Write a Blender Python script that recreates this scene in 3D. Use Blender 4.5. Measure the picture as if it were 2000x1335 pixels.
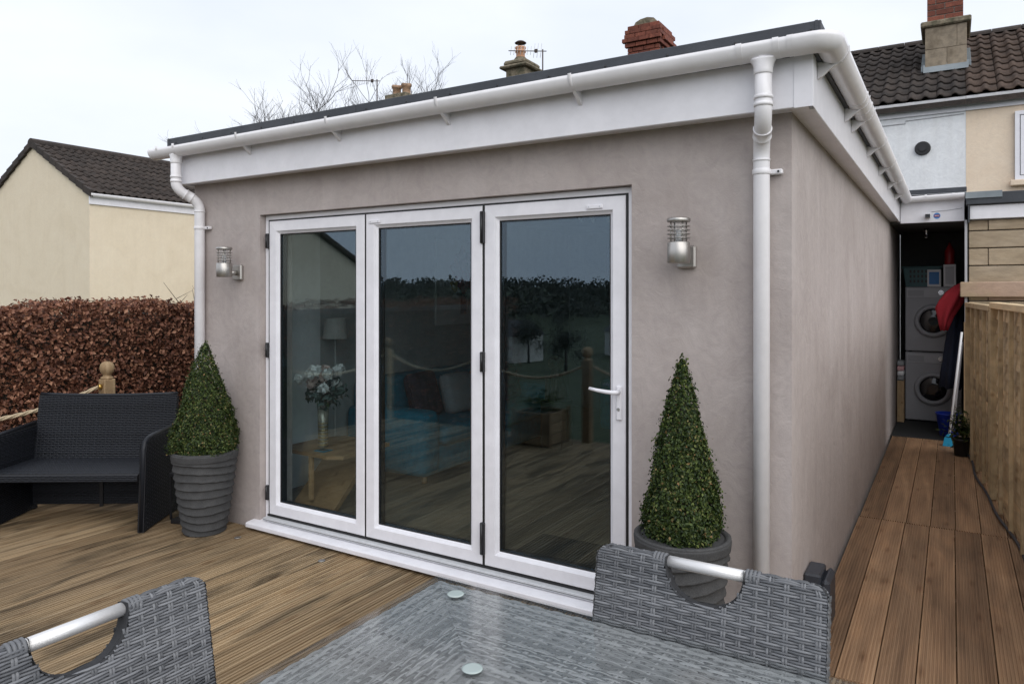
import bpy, bmesh, math, random
import numpy as np
from mathutils import Vector, Matrix
R = math.radians
random.seed(7); rng = np.random.default_rng(11)
for o in list(bpy.data.objects): bpy.data.objects.remove(o)
S = bpy.context.scene
COL = S.collection

# ------------------------------------------------------------------ camera
cam = bpy.data.cameras.new('camera'); camo = bpy.data.objects.new('camera', cam); COL.objects.link(camo)
camo.location = (0.582, -3.244, 1.6); camo.rotation_euler = (R(90), 0, R(31.45))
cam.sensor_width = 36; cam.lens = 36 * 1403 / 2000; cam.shift_y = -0.05
cam.clip_start = 0.05; cam.clip_end = 3000
S.camera = camo

# ------------------------------------------------------------------ sky, sun, exposure
SUN_EL, SUN_AZ = 42, 122           # azimuth clockwise from +y: right and behind the camera
W = bpy.data.worlds.new('World'); S.world = W; W.use_nodes = True
nt = W.node_tree; nt.nodes.clear()
out = nt.nodes.new('ShaderNodeOutputWorld'); bg = nt.nodes.new('ShaderNodeBackground')
sky = nt.nodes.new('ShaderNodeTexSky'); sky.sky_type = 'NISHITA'; sky.sun_disc = False
sky.sun_elevation = R(SUN_EL); sky.sun_rotation = R(SUN_AZ); sky.dust_density = 4
tc = nt.nodes.new('ShaderNodeTexCoord')
mp = nt.nodes.new('ShaderNodeMapping'); mp.inputs['Scale'].default_value = (1.2, 1.2, 3.0)
nz = nt.nodes.new('ShaderNodeTexNoise'); nz.inputs['Scale'].default_value = 1.6; nz.inputs['Detail'].default_value = 5
cr = nt.nodes.new('ShaderNodeValToRGB')
cr.color_ramp.elements[0].position = .3; cr.color_ramp.elements[0].color = (6.2, 6.75, 7.8, 1)
cr.color_ramp.elements[1].position = .7; cr.color_ramp.elements[1].color = (7.9, 8.2, 8.7, 1)
mx = nt.nodes.new('ShaderNodeMix'); mx.data_type = 'RGBA'; mx.inputs['Factor'].default_value = .94
L = nt.links.new
L(tc.outputs['Generated'], mp.inputs[0]); L(mp.outputs[0], nz.inputs['Vector']); L(nz.outputs['Fac'], cr.inputs[0])
L(sky.outputs[0], mx.inputs[6]); L(cr.outputs[0], mx.inputs[7]); L(mx.outputs[2], bg.inputs['Color'])
bg.inputs['Strength'].default_value = 0.095; L(bg.outputs[0], out.inputs[0])
sun = bpy.data.lights.new('sun', 'SUN'); suno = bpy.data.objects.new('sun', sun); COL.objects.link(suno)
sun.energy = 1.5; sun.angle = R(75); sun.color = (1, .97, .93)
suno.rotation_euler = (R(90 - SUN_EL), 0, R(180 - SUN_AZ)); suno.location = (6, -8, 12)
vs = S.view_settings; vs.view_transform = 'Standard'; vs.look = 'None'; vs.gamma = 1; vs.use_curve_mapping = False
vs.exposure = 0.5
S.render.engine = 'CYCLES'
S.cycles.max_bounces = 10; S.cycles.transparent_max_bounces = 24; S.cycles.glossy_bounces = 6

# ------------------------------------------------------------------ materials
def new_mat(name):
    m = bpy.data.materials.new(name); m.use_nodes = True
    return m, m.node_tree, m.node_tree.nodes['Principled BSDF']
def ramp(nt, stops):
    n = nt.nodes.new('ShaderNodeValToRGB'); e = n.color_ramp.elements
    while len(e) < len(stops): e.new(.5)
    for i, (p, c) in enumerate(stops): e[i].position = p; e[i].color = (*c, 1)
    return n
def noise(nt, scale, detail=6, rough=.6, vec=None, dist=0):
    n = nt.nodes.new('ShaderNodeTexNoise'); n.inputs['Scale'].default_value = scale
    n.inputs['Detail'].default_value = detail; n.inputs['Roughness'].default_value = rough
    n.inputs['Distortion'].default_value = dist
    if vec: nt.links.new(vec, n.inputs['Vector'])
    return n
def coord(nt, scale=(1, 1, 1), rnd=False, kind='Object'):
    t = nt.nodes.new('ShaderNodeTexCoord'); m = nt.nodes.new('ShaderNodeMapping'); m.inputs['Scale'].default_value = scale
    nt.links.new(t.outputs[kind], m.inputs['Vector'])
    if rnd:
        i = nt.nodes.new('ShaderNodeObjectInfo'); v = nt.nodes.new('ShaderNodeVectorMath'); v.operation = 'MULTIPLY'
        v.inputs[1].default_value = (37, 53, 71); nt.links.new(i.outputs['Random'], v.inputs[0]); nt.links.new(v.outputs[0], m.inputs['Location'])
    return m.outputs[0]
def bump(nt, b, h, strength, dist=.01):
    n = nt.nodes.new('ShaderNodeBump'); n.inputs['Strength'].default_value = strength; n.inputs['Distance'].default_value = dist
    nt.links.new(h, n.inputs['Height']); nt.links.new(n.outputs[0], b.inputs['Normal'])
def mixc(nt, a, b, fac, mode='MIX'):
    n = nt.nodes.new('ShaderNodeMix'); n.data_type = 'RGBA'; n.blend_type = mode
    for s, v in ((6, a), (7, b), (0, fac)):
        if hasattr(v, 'links'): nt.links.new(v, n.inputs[s])
        elif s == 0: n.inputs[0].default_value = v
        else: n.inputs[s].default_value = (*v, 1)
    return n.outputs[2]
MT = {}
def plain(name, c, rough=.6, metal=0, var=.12, scale=8, bmp=0, bscale=60, spec=None):
    m, nt, b = new_mat(name); v = coord(nt, rnd=True)
    n = noise(nt, scale, vec=v)
    r = ramp(nt, [(.3, [x * (1 - var) for x in c]), (.7, [min(1, x * (1 + var)) for x in c])])
    nt.links.new(n.outputs['Fac'], r.inputs[0]); nt.links.new(r.outputs[0], b.inputs['Base Color'])
    b.inputs['Roughness'].default_value = rough; b.inputs['Metallic'].default_value = metal
    if spec is not None: b.inputs['Specular IOR Level'].default_value = spec
    if bmp: bump(nt, b, noise(nt, bscale, vec=v).outputs['Fac'], bmp)
    MT[name] = m; return m
def stops_mat(name, stops, scale, stretch=(1, 1, 1), rough=.7, fine=None, bmp=.2, bscale=80, rnd=True, objvar=0, dist=0, bdist=.01, metal=0):
    m, nt, b = new_mat(name); v = coord(nt, stretch, rnd)
    n = noise(nt, scale, 7, .62, v, dist); r = ramp(nt, stops); nt.links.new(n.outputs['Fac'], r.inputs[0]); c = r.outputs[0]
    if fine:
        f = noise(nt, fine[0], 4, .6, v); fr = ramp(nt, [(.35, (fine[1],) * 3), (.65, (1, 1, 1))]); nt.links.new(f.outputs['Fac'], fr.inputs[0])
        c = mixc(nt, c, fr.outputs[0], 1.0, 'MULTIPLY')
    if objvar:
        oi = nt.nodes.new('ShaderNodeObjectInfo'); orr = ramp(nt, [(0, (1 - objvar,) * 3), (1, (1, 1, 1))]); nt.links.new(oi.outputs['Random'], orr.inputs[0])
        c = mixc(nt, c, orr.outputs[0], 1.0, 'MULTIPLY')
    nt.links.new(c, b.inputs['Base Color']); b.inputs['Roughness'].default_value = rough; b.inputs['Metallic'].default_value = metal
    if bmp: bump(nt, b, noise(nt, bscale, 5, .6, v).outputs['Fac'], bmp, bdist)
    MT[name] = m; return m
def leaf_mat(name, stops, rough=.55, trans=0.25, spec=.3):
    m, nt, b = new_mat(name); g = nt.nodes.new('ShaderNodeNewGeometry')
    r = ramp(nt, stops); nt.links.new(g.outputs['Random Per Island'], r.inputs[0]); nt.links.new(r.outputs[0], b.inputs['Base Color'])
    b.inputs['Roughness'].default_value = rough; b.inputs['Specular IOR Level'].default_value = spec
    tr = nt.nodes.new('ShaderNodeBsdfTranslucent'); nt.links.new(r.outputs[0], tr.inputs['Color'])
    mixs = nt.nodes.new('ShaderNodeMixShader'); mixs.inputs[0].default_value = trans
    o = nt.nodes['Material Output']; nt.links.new(b.outputs[0], mixs.inputs[1]); nt.links.new(tr.outputs[0], mixs.inputs[2]); nt.links.new(mixs.outputs[0], o.inputs[0])
    MT[name] = m; return m
def glass_mat(name, tint, ior, refl=(1, 1, 1), rough=0.0):
    m, nt, b = new_mat(name); nt.nodes.remove(b); o = nt.nodes['Material Output']
    t = nt.nodes.new('ShaderNodeBsdfTransparent'); t.inputs[0].default_value = (*tint, 1)
    g = nt.nodes.new('ShaderNodeBsdfGlossy'); g.inputs['Roughness'].default_value = rough; g.inputs[0].default_value = (*refl, 1)
    f0 = ((ior - 1) / (ior + 1)) ** 2                       # Schlick's Fresnel, the same from either side of the pane
    lw = nt.nodes.new('ShaderNodeLayerWeight'); lw.inputs[0].default_value = .5
    pw = nt.nodes.new('ShaderNodeMath'); pw.operation = 'POWER'; pw.inputs[1].default_value = 5; nt.links.new(lw.outputs['Facing'], pw.inputs[0])
    f = nt.nodes.new('ShaderNodeMath'); f.operation = 'MULTIPLY_ADD'; f.inputs[1].default_value = 1 - f0; f.inputs[2].default_value = f0; nt.links.new(pw.outputs[0], f.inputs[0])
    x = nt.nodes.new('ShaderNodeMixShader'); nt.links.new(f.outputs[0], x.inputs[0]); nt.links.new(t.outputs[0], x.inputs[1]); nt.links.new(g.outputs[0], x.inputs[2]); nt.links.new(x.outputs[0], o.inputs[0])
    MT[name] = m; return m
def wood_mat(name, stops, rough=.65, long=(26, .9, 26), dark=.45, bmp=.25):
    m, nt, b = new_mat(name); v = coord(nt, long, True)
    n = noise(nt, 1.0, 7, .6, v, .6); r = ramp(nt, stops); nt.links.new(n.outputs['Fac'], r.inputs[0])
    v2 = coord(nt, (7, 1.3, 7), True); n2 = noise(nt, 1.0, 4, .55, v2, 1.2)           # broad weather streaks
    r2 = ramp(nt, [(.34, (dark, dark, dark)), (.5, (.95, .95, .95)), (.72, (1.15, 1.12, 1.08))]); nt.links.new(n2.outputs['Fac'], r2.inputs[0])
    c = mixc(nt, r.outputs[0], r2.outputs[0], 1, 'MULTIPLY')
    v3 = coord(nt, (11, 3.2, 11), True); vo = nt.nodes.new('ShaderNodeTexVoronoi'); vo.inputs['Scale'].default_value = 1.0; nt.links.new(v3, vo.inputs['Vector'])
    kr = ramp(nt, [(.06, (.28, .19, .13)), (.12, (.62, .5, .4)), (.24, (1, 1, 1))]); nt.links.new(vo.outputs['Distance'], kr.inputs[0])   # knots
    c = mixc(nt, c, kr.outputs[0], .55, 'MULTIPLY')
    oi = nt.nodes.new('ShaderNodeObjectInfo'); orr = ramp(nt, [(0, (.66, .63, .60)), (.5, (.95, .94, .92)), (1, (1.2, 1.17, 1.12))]); nt.links.new(oi.outputs['Random'], orr.inputs[0])
    c = mixc(nt, c, orr.outputs[0], 1, 'MULTIPLY')
    nt.links.new(c, b.inputs['Base Color']); b.inputs['Roughness'].default_value = rough; b.inputs['Specular IOR Level'].default_value = .3
    bump(nt, b, n.outputs['Fac'], bmp, .004); MT[name] = m; return m

def render_mat(name, base, lo, hi, k=1.0):
    m, nt, b = new_mat(name); v = coord(nt, (1, 1, 1), False)
    n = noise(nt, 1.3, 8, .58, v, 1.6); r = ramp(nt, [(.3, lo), (.5, base), (.72, hi)]); nt.links.new(n.outputs['Fac'], r.inputs[0])
    n2 = noise(nt, 7, 6, .65, v, 2.5); r2 = ramp(nt, [(.3, (1 - .09 * k,) * 3), (.6, (1.02, 1.02, 1.01))]); nt.links.new(n2.outputs['Fac'], r2.inputs[0])
    c = mixc(nt, r.outputs[0], r2.outputs[0], 1, 'MULTIPLY')
    vv = coord(nt, (9, 9, .6), False); n3 = noise(nt, 1, 5, .6, vv); r3 = ramp(nt, [(.35, (1 - .06 * k, 1 - .065 * k, 1 - .07 * k)), (.6, (1, 1, 1))]); nt.links.new(n3.outputs['Fac'], r3.inputs[0])
    c = mixc(nt, c, r3.outputs[0], 1, 'MULTIPLY')
    nt.links.new(c, b.inputs['Base Color']); b.inputs['Roughness'].default_value = .85; b.inputs['Specular IOR Level'].default_value = .2
    n4 = noise(nt, 130, 4, .6, v); n5 = noise(nt, 9, 3, .5, v, 2)
    ad = nt.nodes.new('ShaderNodeMath'); ad.operation = 'MULTIPLY_ADD'; ad.inputs[1].default_value = 3.0
    nt.links.new(n5.outputs['Fac'], ad.inputs[0]); nt.links.new(n4.outputs['Fac'], ad.inputs[2])
    bump(nt, b, ad.outputs[0], .35, .003); MT[name] = m; return m

render_mat('wall_render', (.440, .388, .372), (.395, .345, .328), (.478, .428, .412))
render_mat('cream_render', (.72, .625, .485), (.69, .595, .455), (.74, .65, .51), .4)
render_mat('house_cream', (.78, .64, .50), (.74, .60, .46), (.81, .68, .54), .6)
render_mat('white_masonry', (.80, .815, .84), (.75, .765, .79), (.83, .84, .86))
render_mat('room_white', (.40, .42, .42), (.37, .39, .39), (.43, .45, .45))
render_mat('passage_wall_shaded', (.10, .10, .10), (.08, .08, .08), (.12, .12, .12))  # near black: the covered passage's shade is worked into the wall colour
stops_mat('upvc', [(.3, (.785, .775, .815)), (.7, (.845, .835, .875))], 3, rough=.34, bmp=0, fine=(12, .95))
stops_mat('gutter_white', [(.3, (.785, .77, .79)), (.7, (.845, .83, .85))], 3, rough=.3, bmp=0, fine=(14, .95))
plain('black_seal', (.012, .012, .013), .5); plain('black_metal', (.014, .014, .016), .4)
plain('aluminium', (.62, .62, .64), .3, .9, .06, 30); plain('track_grey', (.60, .61, .63), .4, .2, .08, 30)
stops_mat('brushed_steel', [(.3, (.40, .385, .365)), (.7, (.52, .50, .475))], 40, (1, 1, .05), .45, bmp=.05, metal=1)
stops_mat('handle_steel', [(.3, (.66, .65, .65)), (.7, (.78, .77, .76))], 40, (.05, 1, 1), .42, bmp=.05, metal=.6)
stops_mat('felt', [(.3, (.030, .034, .042)), (.7, (.05, .055, .065))], 6, rough=.55, bmp=.2, bscale=150)
stops_mat('lead', [(.3, (.16, .19, .21)), (.7, (.26, .29, .31))], 4, rough=.5, bmp=.1)
wood_mat('deck_wood', [(.25, (.105, .070, .038)), (.42, (.235, .166, .096)), (.58, (.35, .262, .163)), (.8, (.50, .40, .275))], dark=.38, long=(90, .8, 90))
wood_mat('path_wood', [(.25, (.18, .105, .060)), (.45, (.285, .175, .102)), (.62, (.35, .22, .13)), (.8, (.42, .285, .18))], dark=.78, long=(18, .8, 18))
wood_mat('fence_wood', [(.25, (.50, .375, .225)), (.5, (.64, .50, .315)), (.8, (.70, .57, .38))], dark=.75, long=(20, 1.2, 20))
wood_mat('fence_wood_up', [(.25, (.38, .28, .16)), (.5, (.50, .385, .235)), (.8, (.58, .46, .30))], dark=.75, long=(24, 24, 1.2))
wood_mat('post_wood', [(.25, (.22, .145, .08)), (.5, (.34, .24, .14)), (.8, (.42, .32, .20))], dark=.8, long=(24, 24, 1.2))
wood_mat('oak', [(.25, (.30, .165, .075)), (.5, (.40, .235, .115)), (.8, (.47, .29, .15))], dark=.85, long=(2, 14, 14), rough=.4)
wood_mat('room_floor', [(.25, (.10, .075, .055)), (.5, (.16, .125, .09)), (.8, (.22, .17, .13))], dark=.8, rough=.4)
leaf_mat('rattan', [(0, (.065, .068, .075)), (.5, (.115, .119, .128)), (1, (.185, .19, .202))], .42, 0, .4)
plain('rattan_back', (.02, .021, .024), .8)
leaf_mat('table_rattan', [(0, (.11, .114, .12)), (.5, (.21, .215, .223)), (1, (.34, .345, .355))], .5, 0, .3)
leaf_mat('dark_rattan', [(0, (.006, .007, .010)), (1, (.013, .015, .020))], .45, 0, .3)
plain('dark_back', (.008, .008, .010), .7)
plain('cushion_dark', (.020, .022, .028), .9, bmp=.2, bscale=300)
stops_mat('pot_grey', [(.3, (.052, .053, .055)), (.7, (.080, .080, .081))], 14, rough=.85, fine=(220, .6), bmp=.3, bscale=200, bdist=.004)
stops_mat('soil', [(.3, (.02, .014, .01)), (.7, (.05, .035, .022))], 30, bmp=.8)
leaf_mat('box_leaf', [(0, (.013, .027, .008)), (.4, (.028, .050, .012)), (.75, (.062, .094, .020)), (.92, (.12, .155, .038)), (.97, (.22, .21, .08)), (1, (.25, .14, .06))], .5, .2, .3)
leaf_mat('beech_leaf', [(0, (.055, .021, .013)), (.35, (.15, .060, .036)), (.7, (.275, .122, .074)), (1, (.45, .24, .15))], .55, .22, .3)
leaf_mat('tree_leaf', [(0, (.03, .036, .03)), (.6, (.055, .062, .05)), (1, (.09, .092, .075))], .7, .2, .2)
stops_mat('twig', [(.3, (.03, .022, .016)), (.7, (.07, .055, .042))], 20, bmp=.3)
stops_mat('bark', [(.3, (.03, .024, .022)), (.7, (.07, .058, .052))], 20, bmp=.3)
stops_mat('roof_tile', [(.3, (.030, .024, .021)), (.55, (.058, .043, .036)), (.75, (.085, .062, .05))], 5, rough=.85, fine=(40, .6), bmp=.5, objvar=.35)
stops_mat('roof_tile_red', [(.3, (.055, .036, .027)), (.55, (.10, .063, .045)), (.75, (.13, .085, .06))], 5, rough=.85, fine=(40, .6), bmp=.5, objvar=.35)
stops_mat('mortar', [(.3, (.16, .15, .13)), (.7, (.26, .24, .21))], 9, bmp=.5)
stops_mat('mortar_dark', [(.3, (.06, .05, .045)), (.7, (.10, .085, .075))], 9, bmp=.5)
stops_mat('brick', [(.3, (.17, .05, .032)), (.55, (.27, .08, .048)), (.75, (.34, .115, .07))], 7, rough=.85, fine=(40, .6), bmp=.5, objvar=.35)
stops_mat('chimney_stone', [(.3, (.21, .165, .115)), (.5, (.33, .27, .20)), (.75, (.40, .33, .25))], 3, rough=.9, fine=(14, .7), bmp=.4, objvar=.15)
stops_mat('moss_stone', [(.35, (.10, .095, .06)), (.55, (.24, .20, .14)), (.75, (.32, .27, .2))], 7, rough=.95, fine=(25, .55), bmp=.8)
stops_mat('stone', [(.3, (.33, .25, .165)), (.5, (.45, .355, .245)), (.75, (.53, .43, .32))], 2.2, (.6, 1, 2), rough=.85, fine=(16, .8), bmp=.3, objvar=.2)
stops_mat('pink_stone', [(.35, (.40, .31, .19)), (.52, (.46, .32, .235)), (.75, (.50, .36, .28))], 2.2, (.6, 1, 1), rough=.85, fine=(16, .85), bmp=.3)
plain('terracotta', (.50, .27, .16), .8); stops_mat('old_pot', [(.35, (.10, .075, .05)), (.5, (.30, .18, .11)), (.7, (.36, .24, .16))], 9, bmp=.5); plain('rust_dark', (.05, .035, .03), .7)
plain('shaded_enamel', (.34, .34, .36), .35, 0, .04); plain('grey_enamel', (.45, .45, .47), .35, 0, .04)  # machine enamel: white dulled to grey, the passage's shade put into its colour
plain('dark_glass', (.012, .012, .014), .08, 0, .1, 6, spec=.7); plain('chrome', (.6, .6, .62), .2, 1)
plain('red_cloth', (.30, .012, .022), .85, bmp=.3, bscale=90); plain('navy_cloth', (.012, .018, .04), .9, bmp=.3, bscale=90)
plain('blue_plastic', (.012, .035, .32), .4); plain('sky_blue_plastic', (.02, .30, .52), .4); plain('teal_plastic', (.03, .11, .12), .45)
plain('white_plastic', (.72, .72, .74), .4, 0, .03); plain('black_plastic', (.012, .012, .013), .45); plain('red_plastic', (.33, .015, .02), .4)
plain('grey_box', (.032, .036, .046), .45, bmp=.05, bscale=300); plain('label_blue', (.05, .22, .55), .5)
plain('teal_fabric', (.006, .15, .225), .85, 0, .2, 20, .3, 250); plain('cushion_pale', (.27, .28, .29), .9); plain('cushion_plum', (.035, .022, .035), .9, 0, .6, 14)
plain('orange_fabric', (.42, .15, .04), .85); plain('dog_brown', (.07, .03, .018), .5); plain('lamp_shade', (.42, .41, .39), .8)
plain('canvas', (.68, .68, .68), .8); plain('paint_red', (.38, .03, .05), .8, 0, .7, 14); plain('paint_pink', (.6, .35, .36), .8, 0, .5, 14); plain('paint_dark', (.02, .02, .03), .8); plain('paint_yellow', (.6, .42, .05), .8)
leaf_mat('petal_white', [(0, (.72, .72, .70)), (1, (.84, .84, .82))], .7, .25, .2); leaf_mat('petal_pink', [(0, (.66, .50, .46)), (1, (.78, .64, .58))], .7, .25, .2); leaf_mat('grey_leaf', [(0, (.05, .085, .07)), (1, (.14, .19, .17))], .6, .2, .2)
plain('vase_glass', (.33, .31, .25), .2, .3, .3, 20); plain('vase_gold', (.45, .33, .15), .3, .8)
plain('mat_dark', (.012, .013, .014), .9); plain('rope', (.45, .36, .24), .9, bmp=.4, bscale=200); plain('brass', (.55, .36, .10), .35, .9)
stops_mat('grass', [(.3, (.03, .045, .016)), (.55, (.055, .075, .028)), (.75, (.085, .09, .045))], .6, rough=.95, fine=(6, .6), bmp=.6, rnd=False)
plain('pale_wall', (.6, .58, .54), .9); plain('slate', (.07, .07, .075), .8); plain('plant_green', (.05, .12, .03), .6)
glass_mat('door_glass', (.84, .90, .91), 1.88, (.72, .87, 1.0)); glass_mat('table_glass', (.975, .985, .982), 1.55, (1, 1, 1), .11); glass_mat('lamp_glass', (.93, .94, .94), 1.45); glass_mat('pane_glass', (.55, .6, .62), 1.7)
plain('spacer', (.36, .42, .41), .12, 0, .05); plain('bead_clear', (.85, .87, .87), .05, .6)

# ------------------------------------------------------------------ mesh builder
class MB:
    def __init__(s): s.v = []; s.f = []; s.sm = []
    def add(s, vs, fs, smooth=False):
        b = len(s.v); s.v += [tuple(p) for p in vs]; s.f += [[b + i for i in f] for f in fs]; s.sm += [smooth] * len(fs); return s
    def box(s, x0, x1, y0, y1, z0, z1, c=0.0):
        if x0 > x1: x0, x1 = x1, x0
        if y0 > y1: y0, y1 = y1, y0
        if z0 > z1: z0, z1 = z1, z0
        if c <= 0:
            v = [(x, y, z) for x in (x0, x1) for y in (y0, y1) for z in (z0, z1)]
            return s.add(v, [(0, 1, 3, 2), (4, 6, 7, 5), (0, 4, 5, 1), (2, 3, 7, 6), (0, 2, 6, 4), (1, 5, 7, 3)])
        c = min(c, (x1 - x0) * .45, (y1 - y0) * .45, (z1 - z0) * .45)
        lim = ((x0, x1), (y0, y1), (z0, z1)); v = []; idx = {}
        for i in range(8):
            sg = (i & 1, i >> 1 & 1, i >> 2 & 1)
            for a in range(3):
                p = [lim[k][sg[k]] + (0 if k == a else (c if sg[k] == 0 else -c)) for k in range(3)]
                idx[(i, a)] = len(v); v.append(p)
        f = []
        for a in range(3):
            b, d = (a + 1) % 3, (a + 2) % 3
            for sg in (0, 1):
                q = [(sg << a) | (x << b) | (y << d) for x, y in ((0, 0), (1, 0), (1, 1), (0, 1))]
                if sg == 0: q.reverse()
                f.append([idx[(i, a)] for i in q])
            for x in (0, 1):
                for y in (0, 1):
                    i = (x << b) | (y << d); j = i | (1 << a)
                    q = [idx[(i, b)], idx[(j, b)], idx[(j, d)], idx[(i, d)]]
                    if x != y: q.reverse()
                    f.append(q)
        for i in range(8):
            q = [idx[(i, 0)], idx[(i, 1)], idx[(i, 2)]]
            if bin(i).count('1') % 2 == 0: q.reverse()
            f.append(q)
        return s.add(v, f)
    def prism(s, pts, d0, d1, axis='y'):
        n = len(pts)
        def mk(p, d): return (p[0], d, p[1]) if axis == 'y' else ((d, p[0], p[1]) if axis == 'x' else (p[0], p[1], d))
        v = [mk(p, d0) for p in pts] + [mk(p, d1) for p in pts]
        f = [list(range(n)), list(range(2 * n - 1, n - 1, -1))] + [[i, i + n, (i + 1) % n + n, (i + 1) % n] for i in range(n)]
        return s.add(v, f)
    def tube(s, path, r, n=12, caps=True, smooth=True):
        path = [Vector(p) for p in path]; k = len(path); rs = r if isinstance(r, (list, tuple)) else [r] * k
        v = []; f = []; up = None
        for i, p in enumerate(path):
            t = (path[min(i + 1, k - 1)] - path[max(i - 1, 0)]).normalized()
            if up is None: up = Vector((0, 0, 1)) if abs(t.z) < .9 else Vector((1, 0, 0))
            a = t.cross(up).normalized(); b = a.cross(t).normalized(); up = b
            for j in range(n):
                th = 2 * math.pi * j / n; v.append(p + a * math.cos(th) * rs[i] + b * math.sin(th) * rs[i])
        for i in range(k - 1):
            for j in range(n): f.append((i * n + j, i * n + (j + 1) % n, (i + 1) * n + (j + 1) % n, (i + 1) * n + j))
        s.add(v, f, smooth)
        if caps:
            b = len(s.v) - len(v); s.f += [[b + j for j in range(n)][::-1], [b + (k - 1) * n + j for j in range(n)]]; s.sm += [False, False]
        return s
    def lathe(s, prof, cx=0, cy=0, n=32, smooth=True, caps=True, fn=None):
        v = []; f = []; k = len(prof)
        for r, z in prof:
            for j in range(n):
                th = 2 * math.pi * j / n; rr, zz = (r, z) if fn is None else fn(r, z, th)
                v.append((cx + rr * math.cos(th), cy + rr * math.sin(th), zz))
        for i in range(k - 1):
            for j in range(n): f.append((i * n + j, i * n + (j + 1) % n, (i + 1) * n + (j + 1) % n, (i + 1) * n + j))
        s.add(v, f, smooth)
        if caps:
            b = len(s.v) - len(v); s.f += [[b + j for j in range(n)][::-1], [b + (k - 1) * n + j for j in range(n)]]; s.sm += [False, False]
        return s
    def sheet(s, fn, nu, nv, smooth=True, closed=False):
        v = [fn(i / nu, j / nv) for j in range(nv + 1) for i in range(nu + 1)]
        f = [(j * (nu + 1) + i, j * (nu + 1) + i + 1, (j + 1) * (nu + 1) + i + 1, (j + 1) * (nu + 1) + i) for j in range(nv) for i in range(nu)]
        return s.add(v, f, smooth)
    def xf(s, m):
        s.v = [tuple(m @ Vector(p)) for p in s.v]; return s
    def mesh(s, name, mat):
        me = bpy.data.meshes.new(name); me.from_pydata(s.v, [], s.f); me.polygons.foreach_set('use_smooth', s.sm); me.materials.append(MT[mat]); me.update(); return me
    def build(s, name, mat, parent=None, w=True):
        if parent is not None and w:
            inv = root_matrix(parent).inverted(); s.xf(inv)
        return link(name, s.mesh(name, mat), parent)
def root_matrix(o):
    while o.parent: o = o.parent
    return Matrix.Translation(o.location) @ o.rotation_euler.to_matrix().to_4x4()
def link(name, data, parent=None, loc=None, rot=None, scale=None):
    o = bpy.data.objects.new(name, data); COL.objects.link(o); o.parent = parent
    if loc is not None: o.location = loc
    if rot is not None: o.rotation_euler = rot
    if scale is not None: o.scale = scale
    return o
def thing(name, label, cat, loc=(0, 0, 0), rz=0, group=None):
    o = link(name, None, None, loc, (0, 0, rz)); o.empty_display_size = .1
    o['label'] = label; o['category'] = cat
    if group: o['group'] = group
    return o
def copy_tree(o, parent=None):
    c = o.copy(); COL.objects.link(c); c.parent = parent
    for ch in o.children: copy_tree(ch, c)
    return c
def struct(o): o['kind'] = 'structure'; return o
def stuff(o): o['kind'] = 'stuff'; return o
def rbox(x0, x1, y0, y1, z0, z1, r, seg=3):
    """soft, rounded upholstery box"""
    bm = bmesh.new(); bmesh.ops.create_cube(bm, size=1)
    for v in bm.verts: v.co = Vector(((x0 + x1) / 2 + v.co.x * (x1 - x0), (y0 + y1) / 2 + v.co.y * (y1 - y0), (z0 + z1) / 2 + v.co.z * (z1 - z0)))
    bmesh.ops.bevel(bm, geom=bm.edges[:], offset=r, segments=seg, profile=.5, affect='EDGES')
    bm.verts.index_update(); m = MB(); m.add([v.co[:] for v in bm.verts], [[v.index for v in f.verts] for f in bm.faces], True); bm.free(); return m
def np_mesh(name, verts, tris, mat):
    me = bpy.data.meshes.new(name); nv, nf = len(verts), len(tris)
    me.vertices.add(nv); me.vertices.foreach_set('co', verts.astype(np.float32).ravel())
    me.loops.add(nf * 3); me.loops.foreach_set('vertex_index', tris.astype(np.int32).ravel())
    me.polygons.add(nf); me.polygons.foreach_set('loop_start', np.arange(0, nf * 3, 3, dtype=np.int32))
    me.materials.append(MT[mat]); me.update(calc_edges=True); me.validate(); return me
def leaves(P, N, size, wide=.6, jitter=.9, fold=.25, name='foliage', mat='box_leaf', up=0.0):
    """one folded leaf (4 triangles' worth of outline) at each point"""
    n = len(P); N = N + rng.normal(0, jitter, (n, 3)) * .6; N /= np.linalg.norm(N, axis=1)[:, None]
    D = rng.normal(0, 1, (n, 3)); D[:, 2] += up; D -= (D * N).sum(1)[:, None] * N; D /= np.linalg.norm(D, axis=1)[:, None] + 1e-9
    B = np.cross(N, D); sz = (size * rng.uniform(.65, 1.25, n))[:, None]
    b = P - D * sz * .5; t = P + D * sz * .5 - N * sz * .12; m1 = P + D * sz * .05
    l = m1 + B * sz * wide * .5 + N * sz * fold * rng.uniform(.2, 1, (n, 1)); r = m1 - B * sz * wide * .5 + N * sz * fold * rng.uniform(.2, 1, (n, 1))
    V = np.stack([b, l, t, r], 1).reshape(-1, 3); i = np.arange(n)[:, None] * 4
    T = np.concatenate([i + [0, 2, 1], i + [0, 3, 2]], 1).reshape(-1, 3)
    return np_mesh(name, V, T, mat)
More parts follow.
